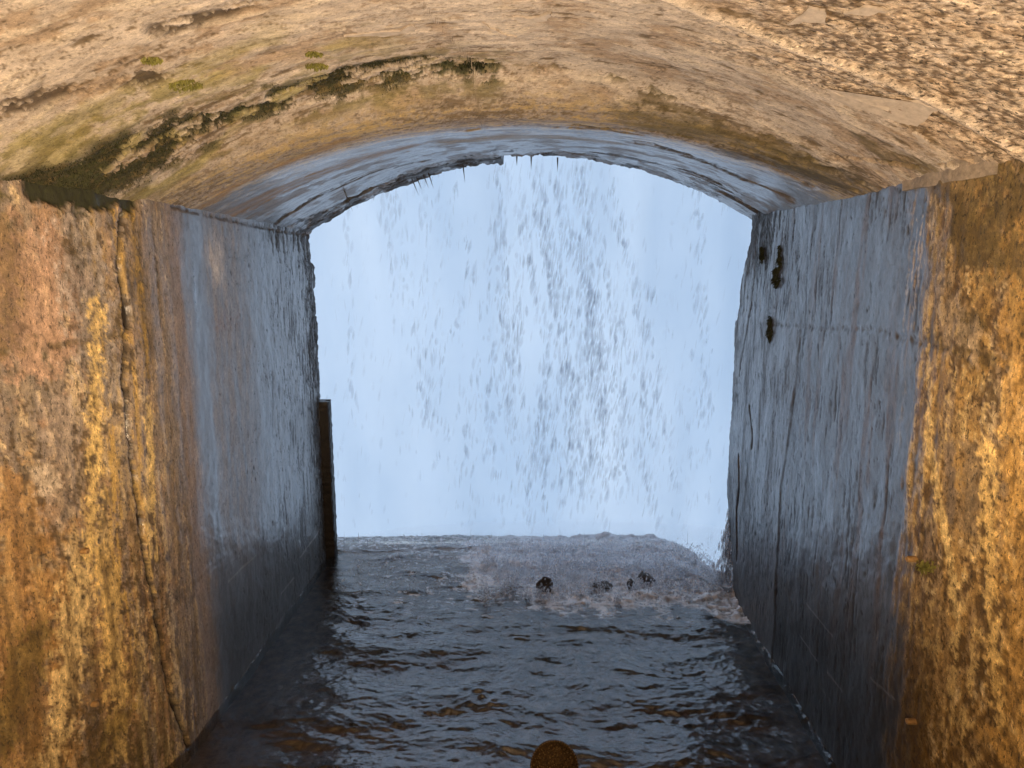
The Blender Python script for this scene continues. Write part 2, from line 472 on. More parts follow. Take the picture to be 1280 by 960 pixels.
wet = sm(1.99, 2.22, warpy + 0.07 * streak) * (1 - 0.55 * np.clip(tan_band * (0.8 + 1.4 * streak), 0, 1)) * (1 - 0.5 * pink) * (1 - 0.75 * speck) * (1 - 0.7 * np.maximum(mould, topmould))
wet = np.clip(wet * (1 - 0.55 * foot_shade) * (0.86 + 0.25 * streak), 0, 1) + 0.34 * near * sm(-0.05, 0.2, streak)
rel = 0.55 * near + (1 - near) * (0.36 + 0.2 * tan_band)
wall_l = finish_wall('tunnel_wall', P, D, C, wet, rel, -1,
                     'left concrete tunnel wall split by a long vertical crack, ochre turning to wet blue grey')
DL = D

# ---- right wall
def yend_right(z):
    e = 3.06 + 0.20 * sm(0.0, 0.55, z) - 0.13 * sm(1.45, 1.83, z) + 0.022 * fbm(z * 8, z * 0 + 9.3, 4, 15)
    e = e - 0.022 * sm(1.33, 1.335, z)
    return e + 0.005 * fbm(z * 60, z * 0 + 7.3, 3, 18)
P, Y, Z, RET, edge = build_wall(1, yend_right)
warpy = Y + 0.02 * fbm(Y * 7, Z * 3, 3, 221)
streak = fbm(Y * 26, Z * 1.5, 5, 231, 0.6)
streak2 = fbm(Y * 60, Z * 3.0, 4, 241, 0.6)
blot = fbm(Y * 6, Z * 5, 5, 251, 0.6)
fine = fbm(Y * 60, Z * 32, 4, 261, 0.65)
mid = fbm(Y * 24, Z * 13, 5, 271, 0.6)
bnd = 1.62 + 0.05 * sm(1.35, 1.75, Z) - 0.02 * sm(0.9, 0.2, Z) + 0.12 * streak + 0.10 * flek2
near = 1 - sm(-0.04, 0.09, warpy - bnd)
C = np.ones(Y.shape + (3,)) * np.array([0.065, 0.064, 0.066])
flek = fbm(Y * 54, Z * 21, 5, 263, 0.75) + 0.35 * fbm(Y * 9, Z * 3, 3, 264)
flek2 = fbm(Y * 28, Z * 6 + 4, 6, 265, 0.72) + 0.3 * fbm(Y * 5, Z * 3, 3, 266)
low = sm(1.2, 0.4, Z)
C = blend(C, (0.30, 0.20, 0.09), near)
C = blend(C, (0.38, 0.235, 0.075), near * sm(-0.1, 0.15, mid + 0.5 * flek2) * 0.8)
C = blend(C, (0.22, 0.165, 0.115), near * sm(0.02, 0.16, fbm(Y * 18, Z * 2.0, 5, 267, 0.65)) * sm(0.5, 0.9, Z) * 0.8)
C = blend(C, (0.60, 0.44, 0.19), near * sm(0.08, 0.20, 0.5 * streak + 0.8 * flek) * 0.85)
C = blend(C, (0.62, 0.49, 0.29), near * sm(0.17, 0.27, flek2 * 0.8 + 0.4 * fine) * 0.8)
C = blend(C, (0.075, 0.04, 0.010), near * sm(0.06, 0.20, -flek - 0.4 * mid) * 0.85)
C = blend(C, (0.07, 0.048, 0.014), near * sm(-0.05, 0.14, fbm(Y * 9, Z * 7, 5, 277, 0.6)) * sm(1.2, 1.45, Z) * 0.85)
C = blend(C, (0.13, 0.07, 0.014), near * sm(0.75, 0.25, Z) * sm(0.12, -0.12, streak2 + 0.6 * flek) * 0.8)
C = blend(C, (0.10, 0.055, 0.012), near * sm(0.9, 0.3, Z) * sm(0.10, -0.10, flek + 0.3 * mid) * 0.7)
C = blend(C, (0.075, 0.042, 0.010), near * sm(0.95, 0.35, Z) * sm(1.48, 1.56, warpy + 0.05 * streak + 0.03 * flek) * 0.85)  # lamp falloff painted as darker brown, low beside the boundary
C = run(C, WR((1276, 300), (1276, 600), (1276, 950)), 0.05, (0.46, 0.27, 0.07), 0.6, 0.45, mid)
C = run(C, WR((1250, 215), (1235, 275), (1268, 330)), 0.07, (0.10, 0.07, 0.02), 0.75, 0.65, flek)
C = run(C, WR((1175, 345), (1200, 425)), 0.05, (0.32, 0.25, 0.17), 0.75, 0.45, mid)
C = run(C, WR((1188, 560), (1190, 650)), 0.012, (0.16, 0.12, 0.085), 0.9, 0.4, flek)
C = run(C, WR((1216, 560), (1214, 660)), 0.022, (0.19, 0.135, 0.075), 0.9, 0.4, flek)
C = run(C, WR((1160, 440), (1163, 560), (1186, 680), (1196, 770)), 0.016, (0.60, 0.44, 0.19), 0.9, 0.55, flek)
C = run(C, WR((1235, 560), (1240, 760), (1250, 900)), 0.03, (0.60, 0.42, 0.16), 0.8, 0.65, flek)
C = run(C, WR((1165, 250), (1172, 300)), 0.03, (0.45, 0.36, 0.25), 0.7, 0.5, mid)
C = blend(C, (0.085, 0.05, 0.014), near * sm(0.55, 0.1, Z) * sm(-0.15, 0.15, -flek + 0.4 * mid) * 0.75)
C = blend(C, (0.07, 0.048, 0.016), near * sm(1.35, 1.6, Z) * sm(-0.1, 0.15, flek + 0.5 * mid) * 0.7)
goldrun = np.exp(-((warpy - 1.74) / 0.04) ** 2) * sm(1.25, 1.55, Z) * sm(0.06, 0.22, streak2 + 0.5 * fine)
C = blend(C, (0.48, 0.32, 0.12), goldrun * 0.85)
brown = sm(0.05, 0.35, fbm(Y * 16, Z * 1.2, 4, 283, 0.6)) * (1 - near)
C = blend(C, (0.13, 0.085, 0.06), brown * 0.6)
olive = (1 - near) * sm(2.0, 1.6, Y) * sm(0.75, 0.2, Z) * sm(-0.2, 0.3, streak2)
C = blend(C, (0.13, 0.085, 0.02), olive * 0.7)
speck = sm(0.38, 0.48, fbm(Y * 55, Z * 20, 4, 291, 0.72) + 0.32 * fbm(Y * 7, Z * 3, 3, 292) + 0.05 * sm(2.3, 2.9, Y)) * (1 - near)
dust = sm(0.05, 0.3, fbm(Y * 80, Z * 30, 3, 298, 0.8) + 0.5 * fbm(Y * 12, Z * 2, 4, 297)) * (1 - near)
C = blend(C, (0.035, 0.033, 0.033), dust * 0.5)
speck = np.maximum(speck, sm(0.22, 0.36, fbm(Y * 75, Z * 5, 5, 293, 0.7) + 0.5 * fbm(Y * 7, Z * 3, 3, 294) + 0.08 * sm(2.5, 2.9, Y)) * (1 - near) * 0.7)
C = blend(C, (0.02, 0.017, 0.015), speck * 0.95)
mould = sm(0.05, 0.3, fbm(Y * 34, Z * 5.5, 5, 295, 0.65) + 0.40 * sm(2.6, 3.0, Y) * sm(1.35, 1.7, Z) + 0.14 * sm(1.5, 1.75, Z) - 0.15) * sm(2.2, 2.6, Y)
C = blend(C, (0.022, 0.019, 0.017), mould * 0.9)
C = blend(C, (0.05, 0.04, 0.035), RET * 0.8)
foot_shade = sm(0.75, 0.25, Z + 0.08 * streak) * (1 - near)
C = blend(C, (0.012, 0.009, 0.006), foot_shade * 0.9)  # unlit look of the wall foot put into the albedo, over dark slime
# skim layer that has broken away along a slanting edge
layer = WR((1003, 300), (1000, 430), (990, 520), (978, 600), (972, 690), (970, 760))
ly = np.interp(Z, [c[1] for c in layer][::-1], [c[0] for c in layer][::-1]) + 0.012 * fbm(Z * 9, Z * 0, 4, 303)
lay = sm(-0.006, 0.006, Y - ly) * sm(1.42, 1.36, Z)
C = blend(C, (0.095, 0.093, 0.095), lay * 0.75)
C = blend(C, (0.03, 0.026, 0.024), np.exp(-((Y - ly + 0.012) / 0.014) ** 2) * sm(1.42, 1.36, Z) * 0.35)
band = sm(0.0, 0.10, Y - ly - 0.52)
C = blend(C, (0.10, 0.095, 0.095), band * 0.6)
D = 0.0008 * mid * near + 0.0004 * flek * near + 0.002 * streak * near + 0.008 * blot
D += 0.0009 * np.tanh(14 * (flek2 * 0.8 + 0.4 * fine - 0.15)) * near - 0.0007 * np.tanh(14 * (-flek - 0.3 * mid - 0.10)) * near
D += (1 - near) * (0.0012 * fbm(Y * 9, Z * 4, 3, 301) + 0.0004 * fbm(Y * 60, Z * 26, 3, 305))
D += 0.005 * lay
D += 0.004 * near
D -= 0.002 * speck + 0.004 * mould * sm(-0.1, 0.2, fine)
for cpts, w0, dep in ((WR((925, 570), (925, 610), (921, 650), (922, 700)), 0.007, 0.02),
                      (WR((938, 508), (941, 545), (940, 560)), 0.003, 0.01),
                      (WR((1010, 320), (1006, 400), (1003, 440)), 0.0015, 0.003),
                      (WR((945, 300), (940, 380), (925, 470)), 0.003, 0.006)):
    d, par = pdist(Y + 0.006 * fbm(Y * 20, Z * 20, 3, 311), Z, cpts)
    ck = 1 - sm(w0, w0 + 0.006, d)
    D -= dep * ck
    C = blend(C, (0.012, 0.01, 0.01), ck * 0.95)
joint = WR((965, 405), (1020, 410), (1090, 412), (1150, 428), (1200, 438), (1280, 448))
d, par = pdist(Y, Z + 0.008 * fbm(Y * 18, Z * 4, 4, 321), joint)
jt = 1 - sm(0.002, 0.013, d + 0.006 * fine)
D -= 0.004 * jt * sm(-0.2, 0.1, mid + 0.4 * fine)
C = blend(C, (0.05, 0.035, 0.018), jt * sm(-0.15, 0.15, mid + 0.4 * fine) * 0.7)
for pts_ in (WR((1008, 755), (1040, 795)), WR((1000, 795), (1022, 826)), WR((1034, 840), (1052, 864)), WR((1090, 848), (1118, 874))):
    d_, p_ = pdist(Y, Z, pts_)
    C = blend(C, (0.32, 0.31, 0.30), (1 - sm(0.0015, 0.005, d_)) * 0.28)
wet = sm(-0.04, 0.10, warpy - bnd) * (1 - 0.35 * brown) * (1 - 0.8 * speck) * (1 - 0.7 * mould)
wet = np.clip(wet * (1 - 0.55 * foot_shade) * (0.80 + 0.3 * streak), 0, 1) + 0.34 * near * sm(-0.05, 0.2, streak)
rel = 0.6 * near + (1 - near) * 0.40
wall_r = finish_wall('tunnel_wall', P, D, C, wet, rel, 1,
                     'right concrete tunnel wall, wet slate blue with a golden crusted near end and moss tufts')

# ------------------------------------------------------------------ vaulted ceiling
nx, ny, nret, nback = 530, 450, 18, 50
s = np.linspace(-1.03, 1.03, nx)
yb = np.linspace(-2.2, Y0, nback, endpoint=False)
xm_ = s * 1.06 - 0.09
ye = 3.47 - 0.20 * sm(-0.185, -0.165, xm_ + 0.01 * fbm(s * 40, s * 0, 2, 401)) - 0.08 * sm(0.2, 1.0, s) - 0.07 * sm(-0.6, -1.0, s) * 0.6
ye = ye + 0.012 * fbm(s * 12, s * 0 + 2.2, 4, 403) + 0.008 * fbm(s * 60, s * 0 + 4.2, 3, 405)
t = np.linspace(0, 1, ny)
Y = np.concatenate([np.repeat(yb[None], nx, 0), Y0 + (ye[:, None] - Y0) * t[None]], 1)
S = np.repeat(s[:, None], Y.shape[1], 1)
xl, xr = x_left(Y), x_right(Y)
X = (xl + xr) / 2 + S * (xr - xl) / 2
Zc = z_ceil(X, Y)
r = np.linspace(0, 1, nret + 1)[1:] ** 1.6 * 0.6
Xe, Ze = X[:, -1:], Zc[:, -1:]
Yr = ye[:, None] + 0.02 * (1 - np.exp(-r[None] / 0.02))
X = np.concatenate([X, np.repeat(Xe, nret, 1)], 1)
Y = np.concatenate([Y, Yr], 1)
Zc = np.concatenate([Zc, Ze + r[None]], 1)
RET = np.zeros_like(Y); RET[:, -nret:] = 1
P = np.stack([X, Y, Zc], -1)
wy = Y + 0.03 * fbm(X * 3, Y * 6, 4, 411)
streak = fbm(X * 3.0, Y * 26, 5, 421, 0.62)          # runs along the arch with the shutter boards
streak2 = fbm(X * 7, Y * 60, 4, 431, 0.62)
blot = fbm(X * 4, Y * 7, 5, 441, 0.6)
mid = fbm(X * 10, Y * 18, 5, 451, 0.62)
fine = fbm(X * 40, Y * 55, 4, 461, 0.66)
near = 1 - sm(2.06, 2.30, wy + 0.03 * streak)
C = np.ones(Y.shape + (3,)) * np.array([0.13, 0.128, 0.13])
flek = fbm(X * 26, Y * 60, 5, 463, 0.78) + 0.35 * fbm(X * 3, Y * 7, 3, 464)
flk = streak * 0.7 + 0.45 * mid + 0.25 * blot + 0.12 * fine
C = blend(C, (0.44, 0.37, 0.30), near)
C = blend(C, (0.53, 0.455, 0.38), near * sm(-0.05, 0.25, blot + 0.25 * mid) * 0.85)
C = blend(C, (0.35, 0.25, 0.16), near * sm(0.0, 0.22, -blot + 0.4 * mid) * 0.7)
C = blend(C, (0.62, 0.53, 0.41), near * sm(0.12, 0.20, flk) * 0.65)
C = blend(C, (0.15, 0.09, 0.035), near * sm(0.16, 0.30, -flek - 0.35 * mid) * 0.55)
C = blend(C, (0.11, 0.07, 0.025), near * sm(0.20, 0.27, -flk - 0.2 * flek) * 0.8)
crk = np.abs(fbm(X * 2.4 + 0.3 * mid, Y * 6 + 0.5 * mid, 4, 467, 0.6))
C = blend(C, (0.09, 0.06, 0.028), near * sm(0.012, 0.003, crk) * sm(0.0, 0.2, fbm(X * 4, Y * 4, 3, 468)) * 0.75)
patch = sm(0.16, 0.19, fbm(X * 5, Y * 9, 5, 469, 0.62))
C = blend(C, (0.58, 0.50, 0.42), near * patch * (1 - sm(1.8, 1.95, Y)) * 0.6)
C = blend(C, (0.10, 0.065, 0.03), near * sm(0.020, 0.004, np.abs(streak2 + 0.3 * mid - 0.12)) * sm(0.05, 0.2, mid + 0.1) * 0.7)
rough_r = sm(0.20, 0.6, X + 0.20 * mid) * (1 - sm(1.56, 1.64, Y + 0.05 * mid + 0.12 * (X - 0.6)))
flekr = fbm(X * 55, Y * 75, 4, 465, 0.7)
C = blend(C, (0.10, 0.06, 0.028), rough_r * sm(0.0, 0.12, flekr + 0.35 * fine + 0.3 * blot) * 0.85)        # coarse, pitted area top right
C = blend(C, (0.58, 0.46, 0.33), rough_r * sm(0.05, 0.16, -flekr - 0.1 * fine) * 0.8)
green = sm(0.02, 0.3, fbm(X * 4, Y * 10, 4, 471)) * sm(-0.2, -0.6, X) * near * sm(1.4, 1.65, Y)
gd, gp = pdist(X, Y + 0.05 * mid, CE((20, 185), (110, 160), (190, 120), (260, 98)))
green = np.maximum(green, (1 - sm(0.02, 0.11, gd)) * sm(-0.25, 0.2, mid + 0.5 * flek) * near)
C = blend(C, (0.30, 0.26, 0.075), green * 0.7)
zone = sm(1.93, 2.06, wy)
C = blend(C, (0.27, 0.225, 0.185), zone * near * 0.8)
C = blend(C, (0.42, 0.30, 0.11), zone * sm(2.45, 2.2, wy) * sm(0.0, 0.14, streak * 0.6 + 0.8 * flek) * 0.75)
C = blend(C, (0.13, 0.085, 0.03), zone * sm(2.35, 2.15, wy) * sm(0.08, 0.2, -flek - 0.3 * streak) * 0.75)
def seam(pts, w, jag, sd):
    d, par = pdist(X, Y + jag * fbm(X * 12, Y * 12, 4, sd), CE(*pts))
    return d, 1 - sm(w * 0.3, w, d), par
D = 0.0012 * mid * near + 0.0006 * fine * near + 0.006 * blot
for lv in (-0.20, 0.0, 0.16):
    D += 0.0005 * np.tanh(26 * (flk - lv)) * near
D += 0.003 * flekr * rough_r
D += (1 - near) * (0.004 * streak + 0.0015 * streak2)
# mossy construction joint
jp = [(40, 250), (105, 228), (160, 205), (240, 165), (330, 130), (420, 102), (500, 85), (600, 82)]
dj, par = pdist(X, Y + 0.05 * fbm(X * 9, Y * 9, 4, 481), CE(*jp))
wj = np.interp(par, [0, 0.1, 0.28, 0.42, 0.52, 0.65, 0.8, 1.0], [0.12, 0.14, 0.15, 0.15, 0.08, 0.10, 0.10, 0.08])
jt = 1 - sm(wj * 0.45, wj, dj)
hol = jt * sm(-0.12, 0.0, mid + 0.75 * flek + 0.45 * sm(0.45, 0.1, par) - 0.0)
D -= 0.012 * hol * (1 - sm(0.0, 0.03, dj - 0.3 * wj) * 0.6)
C = blend(C, (0.12, 0.10, 0.02), (1 - sm(wj * 0.8, wj * 2.0, dj)) * sm(-0.1, 0.15, mid) * near * 0.7)
C = blend(C, (0.020, 0.019, 0.005), hol * 0.95)
C = blend(C, (0.13, 0.095, 0.03), hol * sm(0.05, 0.3, flek + 0.4 * fine) * 0.75)
C = blend(C, (0.05, 0.055, 0.01), hol * sm(0.0, 0.2, -flek + 0.5 * blot) * 0.6)
dk, jt2, par = seam([(600, 85), (700, 85), (800, 110), (900, 145), (1000, 190), (1080, 225)], 0.022, 0.04, 491)
hol2 = jt2 * sm(-0.05, 0.25, mid + 0.3 * fine)
D -= 0.014 * hol2
C = blend(C, (0.085, 0.065, 0.02), hol2 * 0.85)
for pts, w, jag, dep, colr, amt, sd in (
        ([(0, 142), (60, 120), (120, 106), (190, 96)], 0.046, 0.03, 0.008, (0.05, 0.03, 0.012), 0.9, 501),
        ([(205, 38), (250, 25), (310, 5)], 0.046, 0.03, 0.008, (0.05, 0.03, 0.010), 0.9, 503),
        ([(1020, 560 - 360), (1140, 208), (1240, 194)], 0.010, 0.01, 0.02, (0.05, 0.03, 0.012), 0.8, 507)):
    d_, j_, p_ = seam(pts, w, jag, sd)
    j_ = j_ * sm(-0.12, 0.10, mid + 0.9 * flek)
    D -= dep * j_
    C = blend(C, colr, j_ * amt)
dr, rid, par = seam([(770, -30), (880, 15), (1000, 62), (1100, 98), (1180, 135), (1290, 205)], 0.017, 0.006, 511)
D += 0.010 * rid
C = blend(C, (0.62, 0.53, 0.43), rid * sm(-0.35, 0.0, mid) * 0.8)
# black splits following the boards in the wet bay
for k, (pts, w) in enumerate((([(385, 285), (440, 250), (520, 215), (610, 200), (680, 192), (780, 196), (880, 222), (935, 262)], 0.06),
                              ([(395, 290), (430, 262), (500, 238), (575, 224)], 0.075),
                              ([(340, 282), (400, 245), (470, 215), (540, 200)], 0.04),
                              ([(800, 178), (860, 195), (930, 225), (990, 250)], 0.045),
                              ([(720, 160), (850, 170), (950, 200), (1010, 232)], 0.035),
                              ([(560, 164), (640, 158), (740, 160), (800, 170)], 0.02),
                              ([(920, 180), (985, 200), (1040, 215), (1075, 235)], 0.03),
                              ([(570, 205), (595, 206), (612, 210)], 0.10),
                              ([(880, 225), (910, 244), (940, 264)], 0.09),
                              ([(410, 262), (460, 240), (520, 222)], 0.04))):
    d_, j_, p_ = seam(pts, w, 0.05, 520 + 3 * k)
    j_ = j_ * sm(-0.12, 0.12, streak + 0.4 * mid)
    D -= 0.012 * j_
    C = blend(C, (0.025, 0.02, 0.016), j_ * 0.92)
lip = sm(0.02, 0.28, fbm(X * 9, Y * 60, 5, 571, 0.65) + 0.35 * sm(3.15, 3.45, Y) * sm(0.05, -0.3, np.abs(X) - 0.9) - 0.30) * sm(2.5, 2.9, Y)
C = blend(C, (0.03, 0.025, 0.022), lip * 0.85)
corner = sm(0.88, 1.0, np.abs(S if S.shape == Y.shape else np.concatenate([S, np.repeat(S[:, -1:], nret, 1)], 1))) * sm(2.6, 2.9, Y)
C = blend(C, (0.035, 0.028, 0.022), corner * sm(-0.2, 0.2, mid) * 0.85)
peel = sm(0.02, 0.14, fbm(X * 5, Y * 5.5, 5, 591, 0.65) + 0.25 * streak - 0.03) * sm(2.2, 2.5, Y)
C = blend(C, (0.15, 0.115, 0.085), peel * 0.65)
rim = sm(0.0, 0.12, fbm(X * 8, Y * 5, 4, 593, 0.65) + 0.5 * sm(3.05, 3.42, Y) - 0.30) * sm(2.7, 3.0, Y)
C = blend(C, (0.025, 0.02, 0.017), rim * 0.9)
D += (0.014 * fbm(X * 13, Y * 4, 4, 595, 0.6) + 0.006 * peel) * sm(2.9, 3.35, Y)
# tan and brown run-off stains in the wet bay
tanm = np.zeros_like(Y)
for pts, w, colr in (([(300, 262), (380, 225), (450, 200), (505, 186)], 0.10, (0.22, 0.125, 0.035)),
                     ([(560, 178), (660, 170), (760, 178)], 0.09, (0.26, 0.215, 0.155)),
                     ([(780, 148), (900, 172), (1010, 210)], 0.09, (0.11, 0.085, 0.03)),
                     ([(800, 125), (900, 155), (980, 185)], 0.02, (0.10, 0.07, 0.02)),
                     ([(930, 195), (1010, 218), (1075, 234)], 0.11, (0.05, 0.036, 0.012)),
                     ([(1080, 175), (1115, 200), (1150, 210)], 0.05, (0.10, 0.07, 0.015)),
                     ([(240, 262), (330, 215), (440, 175)], 0.04, (0.26, 0.16, 0.06))):
    d_, p_ = pdist(X, Y + 0.06 * fbm(X * 6, Y * 14, 4, 581), CE(*pts))
    m_ = (1 - sm(w * 0.35, w, d_ + 0.9 * w * flek)) * (0.8 + 0.9 * streak)
    C = blend(C, colr, np.clip(m_, 0, 1) * 0.85)
    tanm = np.maximum(tanm, np.clip(m_, 0, 1))
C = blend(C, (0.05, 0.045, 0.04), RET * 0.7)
wet = sm(2.10, 2.32, wy + 0.05 * streak) * (1 - 0.8 * tanm) * (1 - 0.7 * lip) * (1 - 0.6 * peel) * (1 - 0.7 * rim)
wet = np.clip(wet * (0.88 + 0.25 * streak), 0, 1)
rel = 0.33 * near + (1 - near) * 0.30 + 0.4 * rough_r
N_ = grid_normals(P)
fl = -np.sign(np.median(N_[40:-40, 40:200, 2]))
P = P + N_ * fl * D[..., None]
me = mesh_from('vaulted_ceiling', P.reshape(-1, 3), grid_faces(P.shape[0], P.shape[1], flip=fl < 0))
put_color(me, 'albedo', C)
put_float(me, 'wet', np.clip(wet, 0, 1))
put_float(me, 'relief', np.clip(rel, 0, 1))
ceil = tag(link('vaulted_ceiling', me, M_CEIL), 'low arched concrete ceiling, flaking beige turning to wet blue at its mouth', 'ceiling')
CEIL_X, CEIL_Y, CEIL_P = X, Y, P
def ceil_point(x, y):
    return Vector((x, y, float(z_ceil(np.array(x), np.array(y)))))

# ------------------------------------------------------------------ bed, gallery, cliff and river below
def ledge_edge(x):
    return 3.74 + 0.06 * sm(-1.2, 0.0, x) - 0.45 * sm(0.74, 0.98, x) + 0.01 * fbm(x * 12, x * 0, 3, 601)
gx = np.linspace(-2.2, 2.2, 150)
ty = np.linspace(0, 1, 160)
GX = np.repeat(gx[:, None], 160, 1)
GY = -2.2 + (ledge_edge(gx)[:, None] - 0.02 + 2.2) * ty[None]
GZ = -0.05 + 0.016 * fbm(GX * 5, GY * 5, 4, 611)
drop_z = np.linspace(0, 1, 6)[1:] * 5.9
GX = np.concatenate([GX, np.repeat(gx[:, None], 5, 1)], 1)
GY = np.concatenate([GY, np.repeat(ledge_edge(gx)[:, None], 5, 1) + 0.08 * drop_z[None]], 1)
GZ = np.concatenate([GZ, -0.05 - np.repeat(drop_z[None], 150, 0)], 1)
me = mesh_from('channel_floor', np.stack([GX, GY, GZ], -1).reshape(-1, 3), grid_faces(*GX.shape, flip=True))
tag(link('channel_floor', me, M_BED), kind='structure')

def box_bm(bm, x0, x1, y0, y1, z0, z1):
    vs = [bm.verts.new(p) for p in ((x0, y0, z0), (x1, y0, z0), (x1, y1, z0), (x0, y1, z0), (x0, y0, z1), (x1, y0, z1), (x1, y1, z1), (x0, y1, z1))]
    for f in ((3, 2, 1, 0), (4, 5, 6, 7), (0, 1, 5, 4), (1, 2, 6, 5), (2, 3, 7, 6), (3, 0, 4, 7)):
        bm.faces.new([vs[i] for i in f])
def bm_obj(name, bm, mat, parent=None, smooth=False):
    me = bpy.data.meshes.new(name)
    bm.normal_update()
    bm.to_mesh(me)
    bm.free()
    if smooth:
        me.polygons.foreach_set('use_smooth', np.ones(len(me.polygons), dtype=bool))
    return link(name, me, mat, parent)
bm = bmesh.new()
box_bm(bm, -2.6, 2.6, -2.6, -2.1, -0.4, 2.9)          # the gallery behind the viewer is closed
box_bm(bm, -2.6, -1.72, -2.1, 1.4, -0.4, 2.9)
box_bm(bm, 1.62, 2.6, -2.1, 1.4, -0.4, 2.9)
box_bm(bm, -1.72, 1.62, -2.1, 3.0, 2.5, 2.9)
box_bm(bm, -2.6, -1.72, 1.4, 2.9, -0.4, 2.9)
box_bm(bm, 1.62, 2.6, 1.4, 2.9, -0.4, 2.9)
gallery = tag(bm_obj('gallery', bm, M_GALLERY), kind='structure')
bm = bmesh.new()
box_bm(bm, -16, -1.55, 2.9, 3.3, -7, 14)
box_bm(bm, 1.45, 16, 2.7, 3.1, -7, 14)
box_bm(bm, -1.55, 1.45, 2.85, 3.25, 2.55, 14)
bmesh.ops.subdivide_edges(bm, edges=bm.edges[:], cuts=6, use_grid_fill=True)
tag(bm_obj('cliff', bm, M_CLIFF), kind='structure')
M_RIVER = plain_mat('churned_river', (0.55, 0.6, 0.62), 0.3, 0, 1.5, 0.4, 0.6, 0.1)
bm = bmesh.new()
for q in ((-900, 3.2), (900, 3.2), (900, 1500), (-900, 1500)):
    bm.verts.new((q[0], q[1], -6.0))
bm.faces.new(bm.verts[:])
tag(bm_obj('river', bm, M_RIVER), kind='structure')

# ------------------------------------------------------------------ lamps of the gallery behind the viewer
LAMP_COL = (1.0, 0.71, 0.43)
M_LAMPBODY = plain_mat('lamp_housing', (0.12, 0.12, 0.12), 0.5, 0.5, 50, 0.3, 0.2, 0.002)
m_, N, L = new_mat('lamp_lens')
N['Principled BSDF'].inputs['Emission Color'].default_value = (*LAMP_COL, 1)
N['Principled BSDF'].inputs['Emission Strength'].default_value = 2.0
M_LENS = m_
for lx, ly, lz, en, aim_at, spread, lcol in ((0.45, -0.95, 1.10, 13.0, (-1.50, 1.45, 1.32), 74, (1.0, 0.715, 0.43)),
                                       (-0.55, -0.95, 1.10, 11.0, (1.75, 1.05, 1.50), 64, (1.0, 0.70, 0.41)),
                                       (-0.05, -0.35, 0.40, 16.5, (-0.05, 1.38, 2.1), 92, (1.0, 0.765, 0.53))):
    bm = bmesh.new()
    box_bm(bm, lx - 0.14, lx + 0.14, ly - 0.15, ly - 0.03, lz - 0.10, lz + 0.10)
    body = bm_obj('flood_lamp', bm, M_LAMPBODY, gallery)
    bm = bmesh.new()
    box_bm(bm, lx - 0.12, lx + 0.12, ly - 0.028, ly - 0.02, lz - 0.08, lz + 0.08)
    bm_obj('lens', bm, M_LENS, body)
    bm = bmesh.new()
    box_bm(bm, lx - 0.02, lx + 0.02, ly - 0.11, ly - 0.07, -0.05, lz - 0.10)
    bm_obj('stand', bm, M_LAMPBODY, body)
    ld = bpy.data.lights.new('flood_light', 'AREA')
    ld.shape = 'RECTANGLE'
    ld.size, ld.size_y = 0.24, 0.16
    ld.energy = en
    ld.color = lcol
    lo = bpy.data.objects.new('flood_light', ld)
    lo.location = (lx, ly, lz)
    ld.spread = math.radians(spread)
    aim = Vector(aim_at) - lo.location
    lo.rotation_euler = (-aim).to_track_quat('Z', 'Y').to_euler()
    COL.objects.link(lo)

# ------------------------------------------------------------------ water on the floor of the tunnel
nx, ny = 520, 600
u = np.linspace(0, 1, nx)
v = np.linspace(0, 1, ny)
yc = Y0 + 0.1
VY = yc + (3.75 - yc) * v
X = np.zeros((nx, ny)); Y = np.zeros((nx, ny))
for j in range(ny):
    y_ = VY[j]
    x0 = float(x_left(np.array(y_))) - 0.02 - 0.8 * float(sm(3.44, 3.5, np.array(y_)))
    x1 = float(x_right(np.array(y_))) + 0.02 + 0.8 * float(sm(3.2, 3.3, np.array(y_)))
    X[:, j] = x0 + (x1 - x0) * u
    Y[:, j] = y_
sc_ = (ledge_edge(X) - yc) / (3.75 - yc)
Y = yc + (Y - yc) * (1 + (sc_ - 1) * sm(2.6, 3.75, Y))
xf, yf = on_floor(760, 728)
reg = sm(-0.05, 0.62, 1.12 - np.hypot((X - 0.42) / 0.90, (Y - 3.38) / 0.55) + 0.55 * fbm(X * 5, Y * 6, 5, 701, 0.6) + 0.25 * fbm(X * 24, Y * 34, 4, 702, 0.7))
reg = np.maximum(reg, sm(0.0, 0.25, 1.0 - np.hypot((X - 0.95) / 0.22, (Y - 3.10) / 0.35)))
reg2 = sm(3.05, 3.5, Y + 0.1 * fbm(X * 4, Y * 4, 3, 703) + 0.15 * X)
def ridge(n): return 1 - np.abs(n) * 2
wx = X + 0.05 * fbm(X * 3, Y * 3, 3, 705)
wy = Y + 0.06 * fbm(X * 2.2, Y * 3, 3, 707)
calm = sm(-1.02, -0.78, X + 0.06 * fbm(X * 4, Y * 4, 3, 709)) * (0.55 + 0.45 * sm(0.95, 0.7, X)) * 0.85 + 0.15
H = 0.0085 * fbm(wx * 2.6 + 0.6 * wy, wy * 7.5, 2, 711)
H += 0.0042 * ridge(fbm(wx * 5.5 - 1.5 * wy, wy * 15.0 + 1.0 * wx, 3, 713)) * 0.7
H += 0.0018 * fbm(wx * 11, wy * 24, 3, 715)
H += 0.012 * fbm(wx * 1.6 - 0.8 * wy, wy * 4.2 + 0.5 * wx, 2, 716)
H += 0.0009 * ridge(fbm(wx * 22 - 4 * wy, wy * 48, 2, 717))
H *= calm * 2.1
